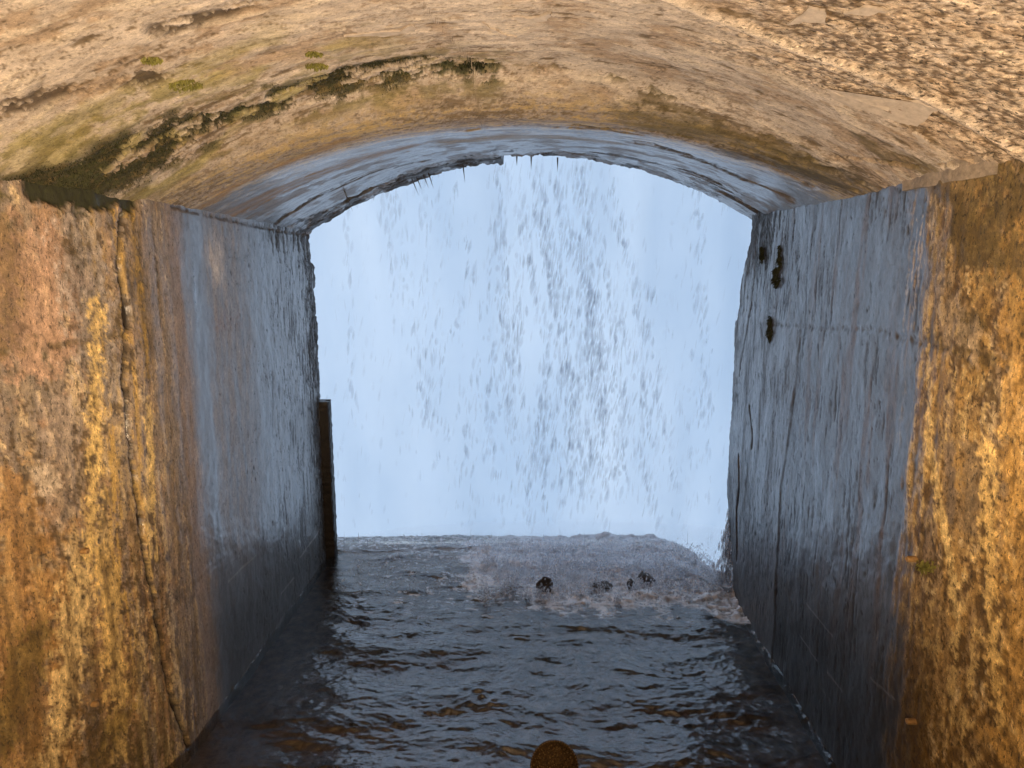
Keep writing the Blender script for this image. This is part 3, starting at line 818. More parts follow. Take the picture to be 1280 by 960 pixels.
for (px, py, w_, am) in ((603, 872, 0.05, 0.006), (385, 880, 0.05, 0.003), (560, 885, 0.07, 0.004), (545, 690, 0.06, 0.006), (500, 760, 0.06, 0.005), (470, 800, 0.05, 0.003), (840, 900, 0.05, 0.003)):
    cx, cy = on_floor(px, py)
    rr = np.hypot(X - cx, Y - cy)
    H += am * np.cos(rr * 2 * np.pi / w_) * np.exp(-rr / (w_ * 1.1))
H += 0.006 * reg2 * fbm(X * 18, Y * 26, 4, 719, 0.6)
churn = np.abs(fbm(X * 9, Y * 11, 4, 721, 0.55))
churn2 = np.abs(fbm(X * 13 + 0.4 * fbm(X * 9, Y * 9, 2, 741), Y * 20, 5, 743, 0.6))
H += reg * (0.034 * (0.30 - churn) + 0.034 * np.maximum(fbm(X * 5, Y * 6, 3, 723), -0.2) + 0.022 * (0.15 - churn2))
xl, xr = x_left(Y), x_right(Y)
dl, dr_ = np.abs(X - xl), np.abs(X - xr)
lapn = sm(-0.2, 0.3, fbm(X * 14, Y * 14, 4, 739, 0.65))
H += 0.006 * lapn * np.exp(-dl / 0.010) * sm(3.5, 3.4, Y) + 0.008 * lapn * np.exp(-dr_ / 0.014) * sm(3.3, 3.2, Y)
slope_edge = ledge_edge(X) - Y
H -= 0.06 * sm(0.06, 0.0, slope_edge)
H += 0.018 * np.exp(-((Y - 3.55) / 0.2) ** 2)
foam = sm(0.0, 0.6, reg) * (0.50 + 0.50 * sm(0.26, 0.07, churn2 + 0.3 * (churn - 0.12)))
foam = np.maximum(foam, 0.85 * reg2 * sm(0.0, 0.20, fbm(X * 30, Y * 42, 4, 729, 0.65)))
foam = np.maximum(foam, 0.65 * sm(2.3, 3.1, Y) * sm(0.12, 0.30, fbm(X * 16, Y * 40, 4, 731, 0.65)) * calm)
foam = np.maximum(foam, 0.6 * np.exp(-dr_ / 0.03) * sm(0.0, 0.25, fbm(X * 30, Y * 30, 3, 733)) * sm(2.2, 2.7, Y))
foam = np.maximum(foam, 0.4 * np.exp(-dl / 0.006) * sm(-0.15, 0.25, fbm(X * 20, Y * 20, 4, 735, 0.7)))
foam = np.maximum(foam, 0.4 * np.exp(-dr_ / 0.006) * sm(-0.15, 0.25, fbm(X * 20, Y * 20, 4, 737, 0.7)))
me = mesh_from('water', np.stack([X, Y, H], -1).reshape(-1, 3), grid_faces(nx, ny, flip=True))
put_float(me, 'foam', foam)
m, N, L = new_mat('shallow_running_water')
out = N['Material Output']
N.remove(N['Principled BSDF'])
tr = N.new('ShaderNodeBsdfTransparent'); tr.inputs['Color'].default_value = (0.86, 0.77, 0.65, 1)
gl = N.new('ShaderNodeBsdfGlossy'); gl.inputs['Roughness'].default_value = 0.035
gl.inputs['Color'].default_value = (1, 1, 1, 1)
fr = N.new('ShaderNodeFresnel'); fr.inputs['IOR'].default_value = 2.1
nz_ = noise_node(N, L, 60, 4, 0.6, (1.0, 2.2, 1.0))
bp = N.new('ShaderNodeBump'); bp.inputs['Strength'].default_value = 0.4; bp.inputs['Distance'].default_value = 0.004
L.new(nz_.outputs['Fac'], bp.inputs['Height'])
for n in (gl, fr):
    L.new(bp.outputs['Normal'], n.inputs['Normal'])
mx = N.new('ShaderNodeMixShader')
L.new(fr.outputs[0], mx.inputs[0]); L.new(tr.outputs[0], mx.inputs[1]); L.new(gl.outputs[0], mx.inputs[2])
fm = N.new('ShaderNodeBsdfPrincipled')
fm.inputs['Base Color'].default_value = (0.92, 0.90, 0.90, 1)
fm.inputs['Roughness'].default_value = 0.45
fm.inputs['Subsurface Weight'].default_value = 0.0
at = N.new('ShaderNodeAttribute'); at.attribute_name = 'foam'
n5 = noise_node(N, L, 140, 4, 0.7)
ff = math_node(N, L, 'ADD', at.outputs['Fac'], math_node(N, L, 'MULTIPLY', math_node(N, L, 'SUBTRACT', n5.outputs['Fac'], 0.5), 0.5), True)
ff = math_node(N, L, 'MULTIPLY', ff, math_node(N, L, 'MULTIPLY', at.outputs['Fac'], 2.0, True), True)
tb = N.new('ShaderNodeBsdfDiffuse'); tb.inputs['Color'].default_value = (0.16, 0.145, 0.14, 1)
mt_ = N.new('ShaderNodeMixShader'); mt_.inputs[0].default_value = 0.07
L.new(tr.outputs[0], mt_.inputs[1]); L.new(tb.outputs[0], mt_.inputs[2])
L.new(mt_.outputs[0], mx.inputs[1])
mx2 = N.new('ShaderNodeMixShader')
ft = N.new('ShaderNodeBsdfTranslucent'); ft.inputs['Color'].default_value = (0.92, 0.90, 0.90, 1)
fmx = N.new('ShaderNodeMixShader'); fmx.inputs[0].default_value = 0.0
L.new(fm.outputs[0], fmx.inputs[1]); L.new(ft.outputs[0], fmx.inputs[2])
L.new(ff, mx2.inputs[0]); L.new(mx.outputs[0], mx2.inputs[1]); L.new(fmx.outputs[0], mx2.inputs[2])
L.new(mx2.outputs[0], out.inputs['Surface'])
tag(link('water', me, m), kind='structure')
fr_w = (reg * sm(0.25, 0.8, foam)).ravel()
fr_w = fr_w / fr_w.sum()
FROTH = np.stack([X, Y, H], -1).reshape(-1, 3)[rng.choice(len(fr_w), size=700, p=fr_w)]
M_FOAM = plain_mat('white_foam', (0.62, 0.58, 0.57), 0.5, 0, 120, 0.2, 0.5, 0.004)

# ------------------------------------------------------------------ the falls beyond the ledge
gx = np.linspace(-15, 15, 260)
gz = np.linspace(-6.2, 15, 200)
GX, GZ = np.meshgrid(gx, gz, indexing='ij')
GY = 7.2 + 0.010 * GX ** 2 - 0.03 * (GZ - 2) + 0.25 * fbm(GX * 0.6, GZ * 0.08, 4, 801) + 0.08 * fbm(GX * 3, GZ * 0.3, 4, 803)
me = mesh_from('waterfall', np.stack([GX, GY, GZ], -1).reshape(-1, 3), grid_faces(*GX.shape))
m, N, L = new_mat('falling_white_water')
N.remove(N['Principled BSDF'])
df = N.new('ShaderNodeBsdfDiffuse'); tl = N.new('ShaderNodeBsdfTranslucent')
nn = noise_node(N, L, 0.8, 5, 0.5, (1.0, 1.0, 0.4))
rp = N.new('ShaderNodeValToRGB')
rp.color_ramp.elements[0].position, rp.color_ramp.elements[1].position = 0.3, 0.7
rp.color_ramp.elements[0].color = (0.58, 0.71, 0.83, 1)
rp.color_ramp.elements[1].color = (0.76, 0.865, 0.945, 1)
L.new(nn.outputs['Fac'], rp.inputs['Fac'])
L.new(rp.outputs['Color'], df.inputs['Color']); L.new(rp.outputs['Color'], tl.inputs['Color'])
mx = N.new('ShaderNodeMixShader'); mx.inputs[0].default_value = 0.7
L.new(df.outputs[0], mx.inputs[1]); L.new(tl.outputs[0], mx.inputs[2])
L.new(mx.outputs[0], N['Material Output'].inputs['Surface'])
tag(link('waterfall', me, m), 'bright curtain of falling white water filling the tunnel mouth', 'waterfall')

def drops_mesh(name, pts, rad, ln, tilt, op, shells=False):
    """many spindle-shaped drops in one mesh; op fades at the tips"""
    n = len(pts)
    k = 6
    an = np.arange(k) * 2 * np.pi / k
    rings = [(-0.5, 0.05, 0.0), (-0.25, 0.75, 0.7), (0.05, 1.0, 1.0), (0.3, 0.65, 0.7), (0.5, 0.04, 0.0)]
    if shells:
        pts, ln, tilt, op = (np.concatenate([q, q]) for q in (pts, ln * 1.0, tilt, op))
        rad = np.concatenate([rad, rad * 0.55])
        n = len(pts)
    V = np.zeros((n, len(rings), k, 3), dtype=np.float32)
    O = np.zeros((n, len(rings), k), dtype=np.float32)
    for i, (h, rr, o) in enumerate(rings):
        V[:, i, :, 0] = pts[:, 0:1] + rad[:, None] * rr * np.cos(an) - tilt[:, None] * h * ln[:, None]
        V[:, i, :, 1] = pts[:, 1:2] + rad[:, None] * rr * np.sin(an)
        V[:, i, :, 2] = pts[:, 2:3] - h * ln[:, None]
        O[:, i, :] = o * op[:, None]
    base = (np.arange(n) * len(rings) * k)[:, None, None]
    fi = []
    for i in range(len(rings) - 1):
        for j in range(k):
            a = i * k + j; b = i * k + (j + 1) % k
            fi.append((a, b, b + k, a + k))
    Fq = (base + np.array(fi)[None]).reshape(-1, 4)
    me = mesh_from(name, V.reshape(-1, 3), Fq)
    put_float(me, 'thick', O.ravel())
    return me
def drop_mat(name, col, k):
    m, N, L = new_mat(name)
    N.remove(N['Principled BSDF'])
    tr = N.new('ShaderNodeBsdfTransparent'); df = N.new('ShaderNodeBsdfDiffuse'); tl = N.new('ShaderNodeBsdfTranslucent')
    df.inputs['Color'].default_value = (*col, 1); tl.inputs['Color'].default_value = (*col, 1)
    at = N.new('ShaderNodeAttribute'); at.attribute_name = 'thick'
    a = N.new('ShaderNodeMixShader'); a.inputs[0].default_value = 0.5
    L.new(df.outputs[0], a.inputs[1]); L.new(tl.outputs[0], a.inputs[2])
    mx = N.new('ShaderNodeMixShader')
    L.new(math_node(N, L, 'MULTIPLY', at.outputs['Fac'], k, True), mx.inputs[0])
    L.new(tr.outputs[0], mx.inputs[1]); L.new(a.outputs[0], mx.inputs[2])
    L.new(mx.outputs[0], N['Material Output'].inputs['Surface'])
    return m
pts = []
def at_depth(px, py, y):
    d = ray(px, py)
    return (d[0] * y, y, CAM_H + d[2] * y)
for k in range(150):                                     # the dense plume right of the broken lip: strands of drops
    u0, u1 = rng.randn(), rng.randn()
    y_ = 4.0 + 0.22 * rng.randn()
    f0, f1 = sorted((rng.rand() * 0.9, rng.rand() ** 0.7))
    amp, ph, op_ = 6 + 8 * rng.rand(), rng.rand() * 6, 0.7 + 0.6 * rng.rand()
    for q in range(int(3 + 62 * (f1 - f0))):
        f = f0 + (f1 - f0) * rng.rand()
        c_ = 668 + 74 * f + 14 * math.sin(f * 5)
        px = c_ + (u0 + 0.35 * u1 * f) * (34 + 34 * f) + amp * math.sin(f * 9 + ph) + rng.randn() * 2.5
        pts.append((*at_depth(px, 195 + 480 * f, y_ + 0.03 * rng.randn()), op_))
for i in range(750):                                     # thin veils over the whole opening
    px, py = 405 + 520 * rng.rand(), 200 + 475 * rng.rand()
    pts.append((*at_depth(px, py, 4.2 + 0.4 * rng.randn()), 0.36))
for (c0, c1, n, w) in ((622, 640, 170, 5), (725, 745, 200, 7), (870, 880, 120, 6), (480, 540, 130, 10), (430, 442, 40, 3), (530, 545, 90, 9)):
    for i in range(n):
        f = rng.rand()
        py = 205 + 330 * f
        pts.append((*at_depth(c0 + (c1 - c0) * f + rng.randn() * w, py, 3.85 + 0.1 * rng.randn()), 0.9))
for i in range(450):
    px, py = 560 + 330 * rng.rand(), 480 + 195 * rng.rand()
    pts.append((*at_depth(px, py, 4.1 + 0.3 * rng.randn()), 0.8))
pts = np.array(pts)
pts = pts[(pts[:, 1] > 3.55) & (pts[:, 2] > 0.0)]
n = len(pts)
me = drops_mesh('falling_drops', pts[:, :3], 0.004 + 0.011 * rng.rand(n) ** 2, 0.04 + 0.09 * rng.rand(n), 0.10 + 0.10 * rng.randn(n), pts[:, 3] * (0.15 + 0.85 * rng.rand(n) ** 1.5), True)
tag(link('falling_drops', me, drop_mat('grey_water_drops', (0.42, 0.46, 0.55), 0.085)), 'veil of grey falling water drops outside the tunnel mouth', 'water drops', kind='stuff')

# froth: small bubbles heaped where the falls strike the ledge
bm = bmesh.new()
bmesh.ops.create_icosphere(bm, subdivisions=1, radius=1)
bv = np.array([v.co for v in bm.verts]); bf = np.array([[v.index for v in f.verts] for f in bm.faces])
bm.free()
nf = len(FROTH)
rr = 0.0012 + 0.0035 * rng.rand(nf) ** 3
V = FROTH[:, None, :] + bv[None] * rr[:, None, None] * (0.7 + 0.6 * rng.rand(nf, 1, 3)) + np.array([0, 0, 0.002])
me = mesh_from('froth', V.reshape(-1, 3), (np.arange(nf)[:, None, None] * len(bv) + bf[None]).reshape(-1, 3))
m, N, L = new_mat('backlit_froth')
N.remove(N['Principled BSDF'])
df = N.new('ShaderNodeBsdfDiffuse'); tl = N.new('ShaderNodeBsdfTranslucent'); a_ = N.new('ShaderNodeMixShader')
for q in (df, tl):
    q.inputs['Color'].default_value = (0.72, 0.70, 0.70, 1)
L.new(df.outputs[0], a_.inputs[1]); L.new(tl.outputs[0], a_.inputs[2])
L.new(a_.outputs[0], N['Material Output'].inputs['Surface'])
tag(link('froth', me, m), 'white froth heaped on the ledge where the falls strike', 'froth', kind='stuff')

# splash drops and foam blobs thrown up from the ledge
pts = []
for i in range(3800):
    x = rng.randn() * 0.42 + 0.35
    y = 3.35 + rng.randn() * 0.2
    z = 0.03 + abs(rng.randn()) * 0.05
    if -1.05 < x < 0.93 and y < 3.60 and z < 0.04 + 0.35 * (3.62 - y):
        pts.append((x, y, z))
for i in range(1500):
    x, y = -1.0 + 1.9 * rng.rand(), 3.0 + 0.7 * rng.rand()
    pts.append((x, y, 0.012 + 0.02 * rng.rand() ** 2))
for k in range(130):                                     # little bursts where heavy drops hit
    bx_, by_ = on_floor(600 + 310 * rng.rand(), 700 + 55 * rng.rand())
    rb = 0.02 + 0.05 * rng.rand()
    for q in range(34):
        v_ = rng.randn(3); v_ /= np.linalg.norm(v_)
        pts.append((bx_ + v_[0] * rb * rng.rand(), by_ + v_[1] * rb * 0.7 * rng.rand(), 0.015 + abs(v_[2]) * rb * 1.3 * rng.rand()))
pts = np.array(pts); n = len(pts)
me = drops_mesh('splash_drops', pts, 0.0016 + 0.0042 * rng.rand(n) ** 2, 0.005 + 0.022 * rng.rand(n) ** 2, 0.5 * rng.randn(n), 0.6 + 0.4 * rng.rand(n))
tag(link('splash_drops', me, drop_mat('white_spray', (0.85, 0.85, 0.87), 0.85)), 'white spray thrown up where drops hit the water', 'spray', kind='stuff')
pts = []
for i in range(230):                                     # bright strings of drops in front of the ledge
    px, py = 430 + 480 * rng.rand(), 672 + 60 * rng.rand()
    pts.append(at_depth(px, py, 3.5 + 0.15 * rng.rand()))
pts = np.array(pts); pts = pts[pts[:, 2] > 0.04]; n = len(pts)
me = drops_mesh('rain_strings', pts, 0.0012 + 0.0016 * rng.rand(n), 0.05 + 0.09 * rng.rand(n), 0.04 * rng.randn(n), 0.3 + 0.6 * rng.rand(n))
tag(link('rain_strings', me, drop_mat('bright_drops', (0.8, 0.82, 0.86), 0.6)), 'pale strings of drops striking the ledge water', 'water drops', kind='stuff')

# ------------------------------------------------------------------ spray mist hanging over the ledge
m, N, L = new_mat('spray_mist')
N.remove(N['Principled BSDF'])
pv = N.new('ShaderNodeVolumePrincipled')
pv.inputs['Color'].default_value = (0.95, 0.96, 0.98, 1)
pv.inputs['Density'].default_value = 2.2
pv.inputs['Anisotropy'].default_value = 0.7
L.new(pv.outputs[0], N['Material Output'].inputs['Volume'])
bm = bmesh.new()
bmesh.ops.create_uvsphere(bm, u_segments=40, v_segments=20, radius=1)
for v in bm.verts:
    v.co = Vector((v.co.x * 1.5, v.co.y * 0.42, v.co.z * 0.055))
o = bm_obj('mist', bm, m, smooth=True)
o.location = (0.35, 3.56, 0.015)
tag(o, 'thin pale spray mist hanging over the ledge', 'mist', kind='stuff')

m2 = m.copy()
m2.name = 'dense_spray'
m2.node_tree.nodes['Principled Volume'].inputs['Density'].default_value = 10.0
bm = bmesh.new()
for (px, py, sx, sy, sz) in ((640, 722, 0.13, 0.07, 0.035), (725, 728, 0.12, 0.06, 0.045), (800, 715, 0.10, 0.06, 0.04), (855, 722, 0.09, 0.06, 0.05), (893, 735, 0.07, 0.05, 0.07)):
    cx, cy = on_floor(px, py)
    st = len(bm.verts)
    g_ = bmesh.ops.create_uvsphere(bm, u_segments=24, v_segments=12, radius=1)
    for v in g_['verts']:
        v.co = Vector((cx + v.co.x * sx, cy + v.co.y * sy, 0.02 + v.co.z * sz))
tag(bm_obj('spray_puffs', bm, m2, smooth=True), 'white puffs of spray over the churning foam', 'spray', kind='stuff')

# ------------------------------------------------------------------ rocks in the foam
def rock(name, loc, size, seed, label):
    bm = bmesh.new()
    r = np.random.RandomState(seed)
    for q in range(22):
        v = r.randn(3)
        v /= np.linalg.norm(v)
        bm.verts.new(Vector(v * r.uniform(0.8, 1.15)))
    h_ = bmesh.ops.convex_hull(bm, input=bm.verts[:])
    bmesh.ops.delete(bm, geom=[g for g in h_['geom_interior'] if isinstance(g, bmesh.types.BMVert)], context='VERTS')
    bmesh.ops.subdivide_edges(bm, edges=bm.edges[:], cuts=3, use_grid_fill=True)
    V = np.array([v.co for v in bm.verts])
    dsp = fbm(V[:, 0] * 3 + V[:, 2] * 2, V[:, 1] * 3 - V[:, 2], 3, seed, 0.6)
    for v, d_ in zip(bm.verts, dsp):
        c = v.co * (1 + 0.28 * d_)
        v.co = Vector((c.x * size[0], c.y * size[1], c.z * size[2]))
    o = bm_obj(name, bm, M_ROCK, smooth=True)
    o.location = loc
    return tag(o, label, 'rock', 'rocks in the foam on the ledge')
for (px, py, sx, sz, sd, lb) in (
        (681, 738, 0.055, 0.060, 901, 'pointed dark brown rock standing alone left in the white foam'),
        (752, 738, 0.060, 0.035, 903, 'low broken brown rock in foam, middle of the rocks'),
        (788, 737, 0.032, 0.035, 905, 'small round brown rock in foam between two others'),
        (806, 728, 0.060, 0.036, 907, 'flat brown rock farthest right and highest in the foam')):
    cx, cy = on_floor(px, py)
    rock('rock', (cx, cy, 0.024), (sx * 0.8, sx * 0.65, sz * 0.85), sd, lb)

# ------------------------------------------------------------------ water spout down the right corner
pts = []
for i in range(800):
    f = rng.rand() ** 0.8
    w_ = 0.010 + 0.034 * f ** 1.6
    bx_, by_, bz_ = at_depth(914 - 6 * f, 690, 3.22)
    pts.append((bx_ + rng.randn() * w_, 3.22 - 0.05 * f + rng.randn() * w_, 0.40 * (1 - f) + 0.01))
pts = np.array(pts); n = len(pts)
me = drops_mesh('water_spout', pts, 0.002 + 0.005 * rng.rand(n) ** 2, 0.03 + 0.05 * rng.rand(n), 0.05 * rng.randn(n) + 0.05, 0.5 + 0.5 * rng.rand(n))
tag(link('water_spout', me, drop_mat('spout_water', (0.60, 0.56, 0.55), 0.5)), 'narrow pale spout of water running down the right wall end', 'water spout', kind='stuff')

# ------------------------------------------------------------------ rusted steel post at the left wall's end
py0, pz0 = 3.435, 0.0
bm = bmesh.new()
zt = on_wall(406, 498, -1)[1]
prev = None
prof = [(-0.03, -0.035), (0.055, -0.03), (0.060, -0.022), (0.060, 0.004), (0.030, 0.006), (0.028, 0.03), (0.05, 0.034), (0.05, 0.05), (-0.03, 0.05)]
for i in range(60):
    f = i / 59
    z = -0.06 + (zt + 0.06) * f
    ring = []
    for (a, b_) in prof:
        j = 0.003 * perlin(np.array([z * 25 + a * 40]), np.array([b_ * 60]), 951)[0] + 0.0015 * random.uniform(-1, 1)
        ring.append(bm.verts.new((-1.17 + a + j, py0 + b_ + j, z)))
    if prev:
        for j in range(len(prof)):
            bm.faces.new((prev[j], prev[(j + 1) % len(prof)], ring[(j + 1) % len(prof)], ring[j]))
    prev = ring
bm.faces.new(prev)
tag(bm_obj('steel_post', bm, M_RUST), 'dark rusted steel post against the left wall end at the tunnel mouth', 'post')

# ------------------------------------------------------------------ round bronze marker in the foreground
root = bpy.data.objects.new('round_marker', None)
COL.objects.link(root)
tag(root, 'round tarnished bronze disc with raised rim rising at the bottom edge of the view', 'marker')
d = ray(693, 959)
yy = 1.50
ctr = Vector((d[0] * yy, yy, CAM_H + d[2] * yy))
root.location = (ctr.x, ctr.y + 0.02, -0.05)
RAD = 31 / F_PX * yy * 1.10
def lathe(prof, seg=64):
    bm = bmesh.new()
    rings = []
    for (r_, h) in prof:
        if r_ < 1e-5:
            rings.append([bm.verts.new((0, 0, h))])
        else:
            rings.append([bm.verts.new((r_ * math.cos(2 * math.pi * j / seg), r_ * math.sin(2 * math.pi * j / seg), h)) for j in range(seg)])
    for a, b_ in zip(rings[:-1], rings[1:]):
        for j in range(seg):
            k = (j + 1) % seg
            if len(a) == 1: bm.faces.new((a[0], b_[j], b_[k]))
            elif len(b_) == 1: bm.faces.new((a[j], a[k], b_[0]))
            else: bm.faces.new((a[j], a[k], b_[k], b_[j]))
    bmesh.ops.recalc_face_normals(bm, faces=bm.faces[:])
    return bm
face_dir = (Vector((0, 0, CAM_H)) - ctr).normalized()
face_dir = (face_dir + Vector((0, -0.25, 0))).normalized()
rot = face_dir.to_track_quat('Z', 'Y').to_matrix().to_4x4()
R_ = RAD
bm = lathe([(0, -0.02), (R_ * 0.8, -0.02), (R_ * 0.98, -0.014), (R_, -0.004), (R_ * 0.985, 0.005), (R_ * 0.93, 0.007), (R_ * 0.87, 0.000), (R_ * 0.5, 0.0015), (0, 0.002)])
for v in bm.verts:
    v.co += Vector((0, 0, 0.0008 * random.uniform(-1, 1)))
bmesh.ops.transform(bm, matrix=Matrix.Translation(ctr - root.location) @ rot, verts=bm.verts)
disc = bm_obj('disc', bm, M_BRONZE, root, smooth=True)
bm = bmesh.new()
for j in range(56):
    a = 2 * math.pi * j / 56
    mt = Matrix.Translation(ctr - root.location) @ rot @ Matrix.Translation((R_ * 0.955 * math.cos(a), R_ * 0.955 * math.sin(a), 0.006)) 
    bmesh.ops.create_icosphere(bm, subdivisions=1, radius=0.0021, matrix=mt)
for j in range(240):
    a, q = random.uniform(0, 6.283), R_ * 0.86 * math.sqrt(random.random())
    mt = Matrix.Translation(ctr - root.location) @ rot @ Matrix.Translation((q * math.cos(a), q * math.sin(a), 0.0012))
    bmesh.ops.create_icosphere(bm, subdivisions=1, radius=random.uniform(0.0008, 0.0026), matrix=mt)
tag(bm_obj('beading', bm, M_BEAD, root, smooth=True), kind='stuff')
bm = lathe([(0.018, 0), (0.018, ctr.z + 0.05 - 0.02), (0.012, ctr.z + 0.05 - 0.01)], 20)
bm_obj('stem', bm, M_BRONZE, root, smooth=True)

# ------------------------------------------------------------------ steel stubs in the walls
def stub(px, py, side, label, ln=0.03, r_=0.008):
    y, z = on_wall(px, py, side)
    x = float((x_left if side < 0 else x_right)(np.array(y)))
    bm = lathe([(0, 0), (r_, 0), (r_, ln * 0.9), (r_ * 0.85, ln), (r_ * 0.5, ln), (r_ * 0.45, ln * 0.7), (0, ln * 0.7)], 14)
    bmesh.ops.transform(bm, matrix=Matrix.Rotation(math.radians(-90 * side), 4, 'Y'), verts=bm.verts)
    o = bm_obj('tie_stub', bm, M_STUB, smooth=False)
    o.location = (x + side * 0.008, y, z)
    tag(o, label, 'metal stub', 'tie stubs left in the tunnel walls')
stub(1146, 699, 1, 'upper rusty metal stub sticking out of the right wall above some algae', 0.034)
stub(1146, 902, 1, 'lower rusty metal stub low on the right wall', 0.034)
stub(104, 689, -1, 'upper rusty metal stub in the left wall beside the crack', 0.022)
stub(116, 880, -1, 'lower rusty metal stub low on the left wall', 0.022)

# ------------------------------------------------------------------ coins on the bed
for k, (px, py, lb) in enumerate(((670, 914, 'brightest pale coin under the water just above the bronze disc'),
                                  (598, 941, 'pale coin on the bed left of the bronze disc'),
                                  (568, 957, 'pale coin on the bed at the bottom edge'),
                                  (485, 852, 'small pale coin on the bed below the ripples at left'),
                                  (526, 863, 'pale coin left of the ripple ring'),
                                  (350, 858, 'lone pale coin in the dark shallows along the left wall'))):
    cx, cy = on_floor(px, py, -0.02)
    bm = lathe([(0, 0), (0.011, 0), (0.0115, 0.001), (0.0105, 0.002), (0.0098, 0.0016), (0, 0.0016)], 20)
    o = bm_obj('coin', bm, M_COIN)
    o.location = (cx, cy, -0.026)
    o.rotation_euler = (random.uniform(-.1, .1), random.uniform(-.1, .1), 0)
    tag(o, lb, 'coin', 'coins lying in the shallow water')

# ------------------------------------------------------------------ moss
def moss_mesh(name, pts, nrm, size, mat, parent=None, droop=0.5):
    """tufts of small leaf blades on a surface"""
    V, Fq = [], []
    for p, n_ in zip(pts, nrm):
        n_ = Vector(n_)
        d_ = (n_ + Vector((random.uniform(-1, 1), random.uniform(-1, 1), random.uniform(-1, 1) - droop)) * 0.75).normalized()
        sd = d_.cross(Vector((random.uniform(-1, 1), random.uniform(-1, 1), random.uniform(-1, 1)))).normalized()
        l_ = size * random.uniform(0.4, 1.3)
        w_ = l_ * 0.28
        p = Vector(p)
        b0 = len(V)
        V += [p - sd * w_ * 0.5, p + sd * w_ * 0.5, p + d_ * l_ * 0.6 + sd * w_ * 0.6, p + d_ * l_, p + d_ * l_ * 0.6 - sd * w_ * 0.6]
        Fq += [(b0, b0 + 1, b0 + 2), (b0, b0 + 2, b0 + 4), (b0 + 4, b0 + 2, b0 + 3)]
    me = mesh_from(name, np.array([tuple(v) for v in V]), np.array(Fq), smooth=False)
    return link(name, me, mat, parent)
# along the joint of the vault: pick surface points where the hollow is
def ceil_scatter(mask, count):
    w_ = mask.ravel()
    w_ = w_ / w_.sum()
    idx = rng.choice(len(w_), size=count, p=w_)
    return CEIL_P.reshape(-1, 3)[idx] + rng.randn(count, 3) * 0.002
mk = np.where(RET > 0, 0, hol) ** 2
ps = ceil_scatter(mk, 16000)
tag(moss_mesh('joint_moss', ps, [(0, -0.3, -1)] * len(ps), 0.0042, M_MOSS), 'dark moss growing in the joint across the left ceiling', 'moss', kind='stuff')
for (px, py, ww, hh, nn_, lb) in ((232, 105, 26, 8, 500, 'bright green moss patch on the ceiling, left of the others'),
                                  (190, 75, 16, 5, 220, 'small pale green moss patch on the ceiling nearest the top left'),
                                  (393, 68, 14, 4, 220, 'upper small green moss cushion on the ceiling'),
                                  (396, 82, 18, 4, 260, 'lower small green moss cushion on the ceiling above the dark joint'),
                                  (592, 82, 26, 9, 520, 'dense moss cushion at the right end of the dark ceiling joint')):
    ps = []
    for i in range(nn_):
        a_, r_ = rng.rand() * 6.283, math.sqrt(rng.rand())
        q = on_ceil(px + r_ * math.cos(a_) * ww * 0.8, py + r_ * math.sin(a_) * hh * 0.8)
        p_ = ceil_point(*q)
        k_ = np.argmin((CEIL_X[:, ::4] - q[0]) ** 2 + (CEIL_Y[:, ::4] - q[1]) ** 2)
        p_.z = CEIL_P[:, ::4, 2].ravel()[k_]
        ps.append(p_)
    tag(moss_mesh('moss_cushion', ps, [(0, -0.3, -1)] * len(ps), 0.008, M_ALGAE if px < 590 else M_MOSS), lb, 'moss', 'moss cushions on the vault')
for (px, py, ww, hh, nn_, lb) in ((964, 411, 5, 16, 420, 'lowest moss tuft on the right wall, hanging below the joint'),
                                  (972, 347, 7, 13, 420, 'bushy moss tuft on the right wall above the lowest tuft'),
                                  (954, 318, 4, 10, 240, 'small moss tuft on the right wall close to the tunnel mouth'),
                                  (976, 322, 4, 16, 260, 'thin upper moss tuft on the right wall')):
    ps = []
    for i in range(nn_):
        a_, r_ = rng.rand() * 6.283, math.sqrt(rng.rand())
        y, z = on_wall(px + r_ * math.cos(a_) * ww * (0.6 + 0.3 * math.sin(5 * a_)), py + r_ * math.sin(a_) * hh, 1)
        ps.append((float(x_right(np.array(y))) - 0.004, y, z))
    tag(moss_mesh('moss_tuft', ps, [(-1, -0.2, -0.3)] * len(ps), 0.012, M_MOSS, droop=1.2), lb, 'moss', 'moss tufts on the right wall')
ps = []
for i in range(260):
    y, z = on_wall(1160 + rng.randn() * 5, 709 + rng.randn() * 4, 1)
    ps.append((float(x_right(np.array(y))) - 0.004, y, z))
tag(moss_mesh('moss_tuft', ps, [(-1, -0.2, -0.3)] * len(ps), 0.008, M_ALGAE, droop=1.0), 'golden green algae tuft below the upper metal stub on the right wall', 'moss', 'moss tufts on the right wall')

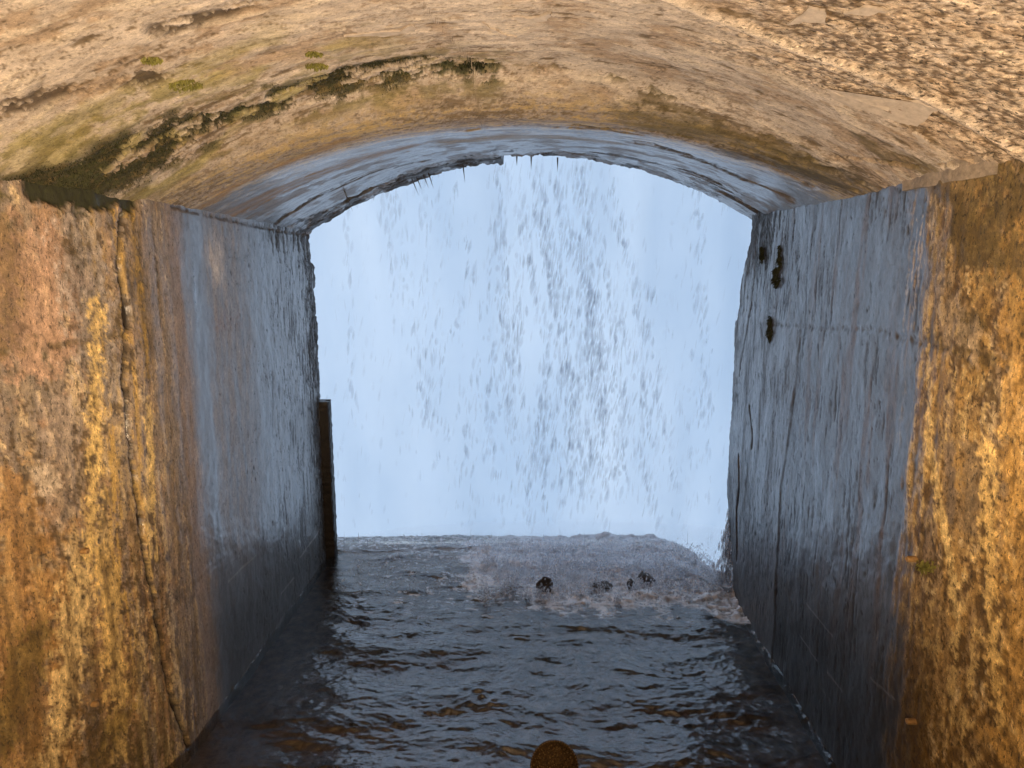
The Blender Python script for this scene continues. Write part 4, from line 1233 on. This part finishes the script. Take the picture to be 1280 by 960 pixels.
# ------------------------------------------------------------------ plaster flakes left on the vault
def flake(pix, thick=0.0025, mat=M_PLASTER, lift=0.0):
    pts = [on_ceil(*q) for q in pix]
    bm = bmesh.new()
    fine_pts = []
    for i in range(len(pts)):
        a, b_ = pts[i], pts[(i + 1) % len(pts)]
        for k in range(5):
            f = k / 5
            j = 0.0035
            fine_pts.append((a[0] + (b_[0] - a[0]) * f + random.uniform(-j, j), a[1] + (b_[1] - a[1]) * f + random.uniform(-j, j)))
    top = []
    for q in fine_pts:
        p_ = ceil_point(*q)
        k_ = np.argmin((CEIL_X[:, ::3] - q[0]) ** 2 + (CEIL_Y[:, ::3] - q[1]) ** 2)
        p_.z = min(p_.z, CEIL_P[:, ::3, 2].ravel()[k_])
        top.append(p_)
    va = [bm.verts.new(p_ + Vector((0, 0, 0.01))) for p_ in top]
    vb = [bm.verts.new(p_ - Vector((0, 0, thick))) for p_ in top]
    n_ = len(va)
    fb = bm.faces.new(vb)
    for i in range(n_):
        bm.faces.new((va[i], va[(i + 1) % n_], vb[(i + 1) % n_], vb[i]))
    bmesh.ops.triangulate(bm, faces=[fb])
    bmesh.ops.recalc_face_normals(bm, faces=bm.faces[:])
    return bm_obj('plaster_flake', bm, mat, ceil)
flake([(1030, 108), (1065, 122), (1110, 135), (1128, 126), (1150, 128), (1175, 133), (1158, 146), (1145, 157), (1120, 150), (1085, 138), (1050, 128)])
flake([(1140, 166), (1150, 168), (1161, 178), (1150, 177)], 0.002)
flake([(430, 44), (500, 38), (515, 30), (520, 38), (480, 45)], 0.002)
flake([(604, 28), (628, 40), (645, 44), (632, 44), (612, 36)], 0.003)
flake([(640, 20), (668, 22), (690, 14), (684, 24), (655, 28)], 0.003)
flake([(985, 30), (1010, 8), (1035, 14), (1030, 28), (1045, 30), (1010, 27)], 0.002)
flake([(1055, 15), (1085, 8), (1110, 14), (1085, 18)], 0.002)
# block of newer concrete at the right springing
M_BLOCK = plain_mat('grey_patch_concrete', (0.36, 0.30, 0.24), 0.8, 0, 70, 0.5, 0.5, 0.004)
bm = bmesh.new()
cy_, cz_ = on_wall(1180, 222, 1)
prev = None
for i in range(9):
    f = i / 8
    y = cy_ + 0.16 - 0.30 * f
    x = float(x_right(np.array(y)))
    ring = [bm.verts.new((x + 0.05, y, cz_ - 0.02)), bm.verts.new((x - 0.006 + random.uniform(-.003, .003), y, cz_ - 0.012 + random.uniform(-.004, .004))),
            bm.verts.new((x - 0.012 + random.uniform(-.003, .003), y, cz_ + 0.035)), bm.verts.new((x + 0.05, y, cz_ + 0.07))]
    if prev:
        for j in range(3):
            bm.faces.new((prev[j], prev[j + 1], ring[j + 1], ring[j]))
    else:
        bm.faces.new(ring)
    prev = ring
bm.faces.new(prev[::-1])
bmesh.ops.recalc_face_normals(bm, faces=bm.faces[:])
bm_obj('patch_block', bm, M_BLOCK, wall_r)

# ------------------------------------------------------------------ drip spikes under the lip
for (px, py, dx, ln) in ((518, 232, 8, 22), (526, 232, 7, 18), (534, 229, 6, 17), (541, 228, 6, 20), (583, 219, 2, 22), (430, 243, 10, 30), (664, 204, 0, 16), (646, 204, 0, 10), (697, 206, 0, 16)):
    q = on_ceil(px, py - 6)
    top = ceil_point(q[0], min(q[1], 3.4))
    l_ = ln / F_PX * q[1] * 0.9
    bm = lathe([(0.0045, 0.012), (0.0032, -0.2 * l_), (0.0016, -0.6 * l_), (0, -l_)], 8)
    for v in bm.verts:
        v.co.x += -v.co.z / l_ * dx / F_PX * q[1]
    bm_obj('drip_spike', bm, M_DRIP, ceil, smooth=True).location = top
